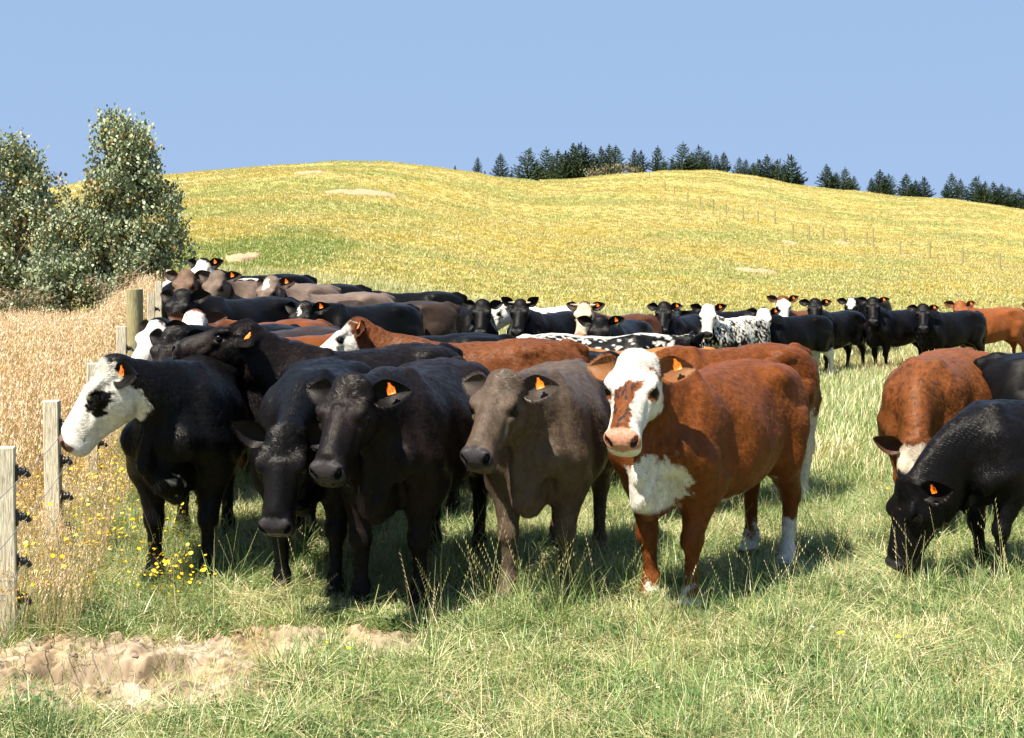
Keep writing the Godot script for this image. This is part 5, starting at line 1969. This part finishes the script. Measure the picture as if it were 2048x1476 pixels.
func build_left_trees() -> void:
	var silver := [Color(0.21, 0.25, 0.15), Color(0.27, 0.31, 0.21), Color(0.33, 0.365, 0.26), Color(0.17, 0.215, 0.115), Color(0.24, 0.27, 0.14)]
	var warm := [Color(0.24, 0.20, 0.06), Color(0.22, 0.11, 0.06), Color(0.15, 0.17, 0.06)]
	var brown := [Color(0.24, 0.19, 0.125), Color(0.18, 0.19, 0.09), Color(0.3, 0.25, 0.17)]
	var a := leaf_cluster(31, 16, 0.21, 0.068, silver)
	var b := leaf_cluster(32, 9, 0.20, 0.07, warm)
	var e := leaf_cluster(33, 14, 0.20, 0.05, brown)
	leafy_tree(-8.45, 26.5, [[Vector3(-0.12, 4.05, 0), Vector3(0.68, 0.62, 0.6)], [Vector3(-0.05, 3.4, 0.1), Vector3(0.78, 0.8, 0.7)], [Vector3(0.3, 2.5, 0.0), Vector3(0.88, 0.9, 0.8)], [Vector3(0.45, 1.5, 0.0), Vector3(0.9, 0.95, 0.8)], [Vector3(-0.6, 2.1, 0.2), Vector3(0.7, 0.9, 0.7)], [Vector3(-0.3, 0.9, 0.3), Vector3(1.1, 0.8, 0.8)]], 3900, 41, [a, b], "tallest silvery leafed tree beside the round strainer post")
	leafy_tree(-11.2, 27.0, [[Vector3(-0.05, 4.1, 0), Vector3(0.6, 0.7, 0.6)], [Vector3(0.2, 3.6, 0), Vector3(0.7, 0.7, 0.6)], [Vector3(0.4, 2.9, 0), Vector3(0.85, 0.9, 0.8)], [Vector3(-0.5, 2.6, 0), Vector3(0.8, 0.8, 0.8)], [Vector3(0.1, 1.4, 0.2), Vector3(1.25, 1.15, 0.9)]], 2600, 42, [a, b], "leafy tree at the left edge with a leaning rounded top")
	leafy_tree(-9.75, 26.2, [[Vector3(0.05, 2.7, 0), Vector3(0.55, 0.75, 0.5)], [Vector3(0.0, 1.5, 0.0), Vector3(0.85, 1.15, 0.7)]], 1500, 43, [a, b], "low pale leafed tree in the gap between the two taller trees")
	leafy_tree(-10.3, 25.2, [[Vector3(0.0, 0.7, 0), Vector3(1.2, 0.6, 0.5)]], 480, 44, [e, a], "low brownish bush before the left edge tree")
	leafy_tree(-8.3, 25.2, [[Vector3(0.0, 0.7, 0), Vector3(0.9, 0.6, 0.45)]], 380, 45, [e, a], "low brownish bush at the foot of the tallest tree")
	leafy_tree(-12.6, 26.5, [[Vector3(0.0, 1.2, 0), Vector3(0.9, 1.2, 0.7)]], 700, 46, [a, e], "small leafy tree cut by the left edge of the view")

# ---------------------------------------------------------------- fences and bare slips
func wood_materials() -> void:
	var w := StandardMaterial3D.new()
	w.albedo_color = Color(0.83, 0.81, 0.75)
	w.albedo_texture = fbm_texture(512, 0.03, 5, 21, ramp_of([[0.0, Color(0.72, 0.69, 0.62)], [0.4, Color(0.93, 0.91, 0.87)], [1.0, Color(1, 0.99, 0.96)]]))
	w.uv1_triplanar = true
	w.uv1_scale = Vector3(6, 0.16, 6)
	w.roughness = 0.85
	w.normal_enabled = true
	w.normal_texture = fbm_texture(512, 0.04, 5, 22, null, 3.0)
	M.wood = w
	var v: StandardMaterial3D = w.duplicate()
	v.albedo_color = Color(0.62, 0.60, 0.46)
	M.old_wood = v
	var p := StandardMaterial3D.new()
	p.albedo_color = Color(0.07, 0.07, 0.08)
	p.roughness = 0.4
	M.plastic = p
	var s := StandardMaterial3D.new()
	s.albedo_color = Color(0.62, 0.64, 0.66)
	s.metallic = 0.7
	s.roughness = 0.45
	M.wire = s
	var e := StandardMaterial3D.new()
	e.albedo_color = Color(0.74, 0.63, 0.52)
	e.albedo_texture = fbm_texture(512, 0.05, 5, 25, ramp_of([[0.0, Color(0.55, 0.5, 0.45)], [0.5, Color(0.9, 0.88, 0.84)], [1.0, Color(1, 1, 1)]]))
	e.uv1_triplanar = true
	e.uv1_world_triplanar = true
	e.uv1_scale = Vector3(0.3, 0.3, 0.3)
	e.roughness = 0.95
	M.earth = e

func post_mesh(w: float, d: float, h: float, round_post: bool, seed_no: int) -> Mesh:
	# bevelled timber with a slightly uneven outline; sunk 0.3 m into the ground
	var rng := RandomNumberGenerator.new()
	rng.seed = seed_no
	var rim := PackedVector2Array()
	if round_post:
		for k in 20:
			rim.append(Vector2(cos(TAU * k / 20), sin(TAU * k / 20)) * Vector2(w, d) * 0.5 * rng.randf_range(0.985, 1.015))
	else:
		var b := 0.007
		for q: Vector2 in [Vector2(1, 1), Vector2(-1, 1), Vector2(-1, -1), Vector2(1, -1)]:
			var c := q * Vector2(w, d) * 0.5
			var first := Vector2(0, -q.y) if q.x * q.y > 0 else Vector2(-q.x, 0)
			var second := Vector2(-q.x, 0) if q.x * q.y > 0 else Vector2(0, -q.y)
			rim.append(c + first * b)
			rim.append(c + second * b)
	var st := new_tool()
	var ys := [-0.3, h * 0.3, h * 0.7, h - 0.006, h]
	var n := rim.size()
	for i in ys.size() - 1:
		for k in n:
			var s0 := 1.0 if i < 3 else 1.0
			var s1 := 1.0 if i + 1 < 4 else 0.93
			var a := rim[k]
			var b2 := rim[(k + 1) % n]
			var j0 := Vector2(sin(i * 2.1 + seed_no), cos(i * 1.7 + seed_no)) * 0.002
			var j1 := Vector2(sin((i + 1) * 2.1 + seed_no), cos((i + 1) * 1.7 + seed_no)) * 0.002
			var p := [Vector3(a.x * s0 + j0.x, ys[i], a.y * s0 + j0.y), Vector3(b2.x * s0 + j0.x, ys[i], b2.y * s0 + j0.y), Vector3(b2.x * s1 + j1.x, ys[i + 1], b2.y * s1 + j1.y), Vector3(a.x * s1 + j1.x, ys[i + 1], a.y * s1 + j1.y)]
			for m: int in [0, 1, 2, 0, 2, 3]:
				st.set_smooth_group(0 if round_post and i < 3 else -1)
				st.add_vertex(p[m])
			if i == ys.size() - 2:
				for v: Vector3 in [Vector3(0, h + 0.001, 0), p[3], p[2]]:
					st.set_smooth_group(-1)
					st.add_vertex(v)
	st.generate_normals()
	return st.commit()

func insulator_mesh() -> Mesh:                        # nail-on claw: back plate, ribbed neck and head
	var st := new_tool()
	var box := BoxMesh.new()
	box.size = Vector3(0.012, 0.085, 0.05)
	st.append_from(box, 0, Transform3D(Basis(), Vector3(0.006, 0, 0)))
	var cyl := CylinderMesh.new()
	cyl.top_radius = 0.018
	cyl.bottom_radius = 0.022
	cyl.height = 0.045
	cyl.radial_segments = 12
	cyl.rings = 1
	st.append_from(cyl, 0, Transform3D(Basis(Vector3(0, 0, 1), -PI / 2), Vector3(0.032, 0.004, 0)))
	for k in 2:
		var disc := CylinderMesh.new()
		disc.top_radius = 0.027
		disc.bottom_radius = 0.027
		disc.height = 0.007
		disc.radial_segments = 14
		disc.rings = 1
		st.append_from(disc, 0, Transform3D(Basis(Vector3(0, 0, 1), -PI / 2), Vector3(0.025 + k * 0.022, 0.004, 0)))
	var claw := BoxMesh.new()
	claw.size = Vector3(0.02, 0.03, 0.04)
	st.append_from(claw, 0, Transform3D(Basis(Vector3(0, 0, 1), 0.5), Vector3(0.062, -0.012, 0)))
	return st.commit()

func build_fence() -> void:
	var root := Node3D.new()
	root.name = numbered("wire_fence")
	add_child(root)
	describe(root, "wire fence on timber posts between the dry grass and the herd", "fence")
	var outs := [6.4, 8.06, 10.1, 12.7, 14.35, 16.8, 18.9, 21.5]
	var high := [1.02, 1.05, 1.08, 1.12, 1.38, 1.12, 1.1, 1.1]
	var turn := -0.225
	var ins := insulator_mesh()
	var levels := [0.88, 0.64, 0.40, 0.20]
	var holds: Array = []
	for i in outs.size():
		var strainer: bool = i == 4
		var at := land(fence_x(outs[i]), outs[i])
		var p := part("post", post_mesh(0.19, 0.19, high[i], true, i) if strainer else post_mesh(0.1, 0.075, high[i], false, i), M.old_wood if strainer else M.wood, root)
		p.position = at
		p.rotation = Vector3(0, -turn + [0.05, -0.1, 0.06, 0, 0, 0.1, -0.05, 0][i], [0.012, 0.02, -0.01, 0.0, 0.0, -0.02, 0.01, 0.0][i])
		if strainer:
			p.set_meta("label", "thick round lichen-stained strainer post")
		var row: Array = []
		for y: float in levels:
			var out_side := 0.095 if strainer else 0.05
			if not strainer:
				var q := part("insulator", ins, M.plastic, p)
				q.position = Vector3(out_side - 0.001, y, 0.0)
			row.append(p.transform * Vector3(out_side + (0.01 if strainer else 0.058), y, 0.0))
		holds.append(row)
	for l in levels.size():
		var st := new_tool()
		var pts: Array = []
		var first: Vector3 = holds[0][l]
		pts.append(land(fence_x(4.3), 4.3) + Vector3(first.x - fence_x(6.4), levels[l], 0))
		for i in outs.size():
			var a: Vector3 = pts[-1]
			var b: Vector3 = holds[i][l]
			pts.append(a.lerp(b, 0.5) + Vector3.DOWN * 0.012)
			pts.append(b)
		var rad: Array = []
		for p: Vector3 in pts:
			rad.append(0.0022)
		tube_mesh(st, pts, rad, 6, Color(1, 1, 1))
		part("wire", st.commit(), M.wire, root)

func sight(lane: float, rise: float) -> Vector3:        # where a line of sight meets the hill
	var last := 26.0
	var out := 26.0
	while out < 420.0:
		if land_height(lane * out, -out) > EYE + rise * out:
			break
		last = out
		out *= 1.004
	for k in 10:
		var m := (last + out) * 0.5
		if land_height(lane * m, -m) > EYE + rise * m:
			out = m
		else:
			last = m
	return land(lane * out, out)

func build_hill_fence() -> void:
	var root := Node3D.new()
	root.name = numbered("hill_fence")
	add_child(root)
	describe(root, "distant line of grey fence posts running up the right hill", "fence")
	var list := [[0.1145, 0.0885], [0.1275, 0.0795], [0.1355, 0.0755], [0.1465, 0.0690], [0.1570, 0.0645], [0.1675, 0.0615], [0.1785, 0.0585], [0.1925, 0.0545], [0.205, 0.0525], [0.2190, 0.0510], [0.2340, 0.0405], [0.2475, 0.0385], [0.2590, 0.0375], [0.2770, 0.0360], [0.2955, 0.0340], [0.3010, 0.0300], [0.3235, 0.0245], [0.3480, 0.0220], [0.3755, 0.0175], [0.4065, 0.0120], [0.4400, 0.0070]]
	var shape := post_mesh(0.12, 0.12, 1.0, true, 77)
	for i in list.size():
		var p := part("post", shape, M.old_wood, root)
		p.position = sight(list[i][0], list[i][1] - 0.002)
		p.scale = Vector3(1, [0.85, 0.95, 0.8, 0.9][i % 4] if i != 15 else 1.35, 1)

func slip(lane: float, rise: float, wide: float, deep: float, seed_no: int, label: String) -> void:
	# bare ground where the turf has slipped: a lumpy sheet that follows the slope, ragged at its edge
	var c := sight(lane, rise)
	var st := new_tool()
	st.set_smooth_group(0)
	var rings := 6
	var n := 40
	var grid: Array = []
	for i in rings + 1:
		var row: Array = []
		for k in n:
			var w := TAU * k / n
			var r := float(i) / rings * (1.0 + 0.45 * rough_noise.get_noise_2d(cos(w) * 1.3 + seed_no * 5, sin(w) * 1.3))
			var x := c.x + cos(w) * r * wide
			var out := -c.z + sin(w) * r * deep
			var lump := 0.12 + 0.12 * rough_noise.get_noise_2d(x, out)
			row.append(Vector3(x, land_height(x, -out) + (lump if i < rings else -0.25), -out))
		grid.append(row)
	for i in rings:
		for k in n:
			var q := [grid[i][k], grid[i][(k + 1) % n], grid[i + 1][(k + 1) % n], grid[i + 1][k]]
			for m: int in [0, 2, 1, 0, 3, 2]:
				st.add_vertex(q[m])
	st.generate_normals()
	var o := part(numbered("bare_earth"), st.commit(), M.earth, self)
	describe(o, label, "earth", "", "structure")
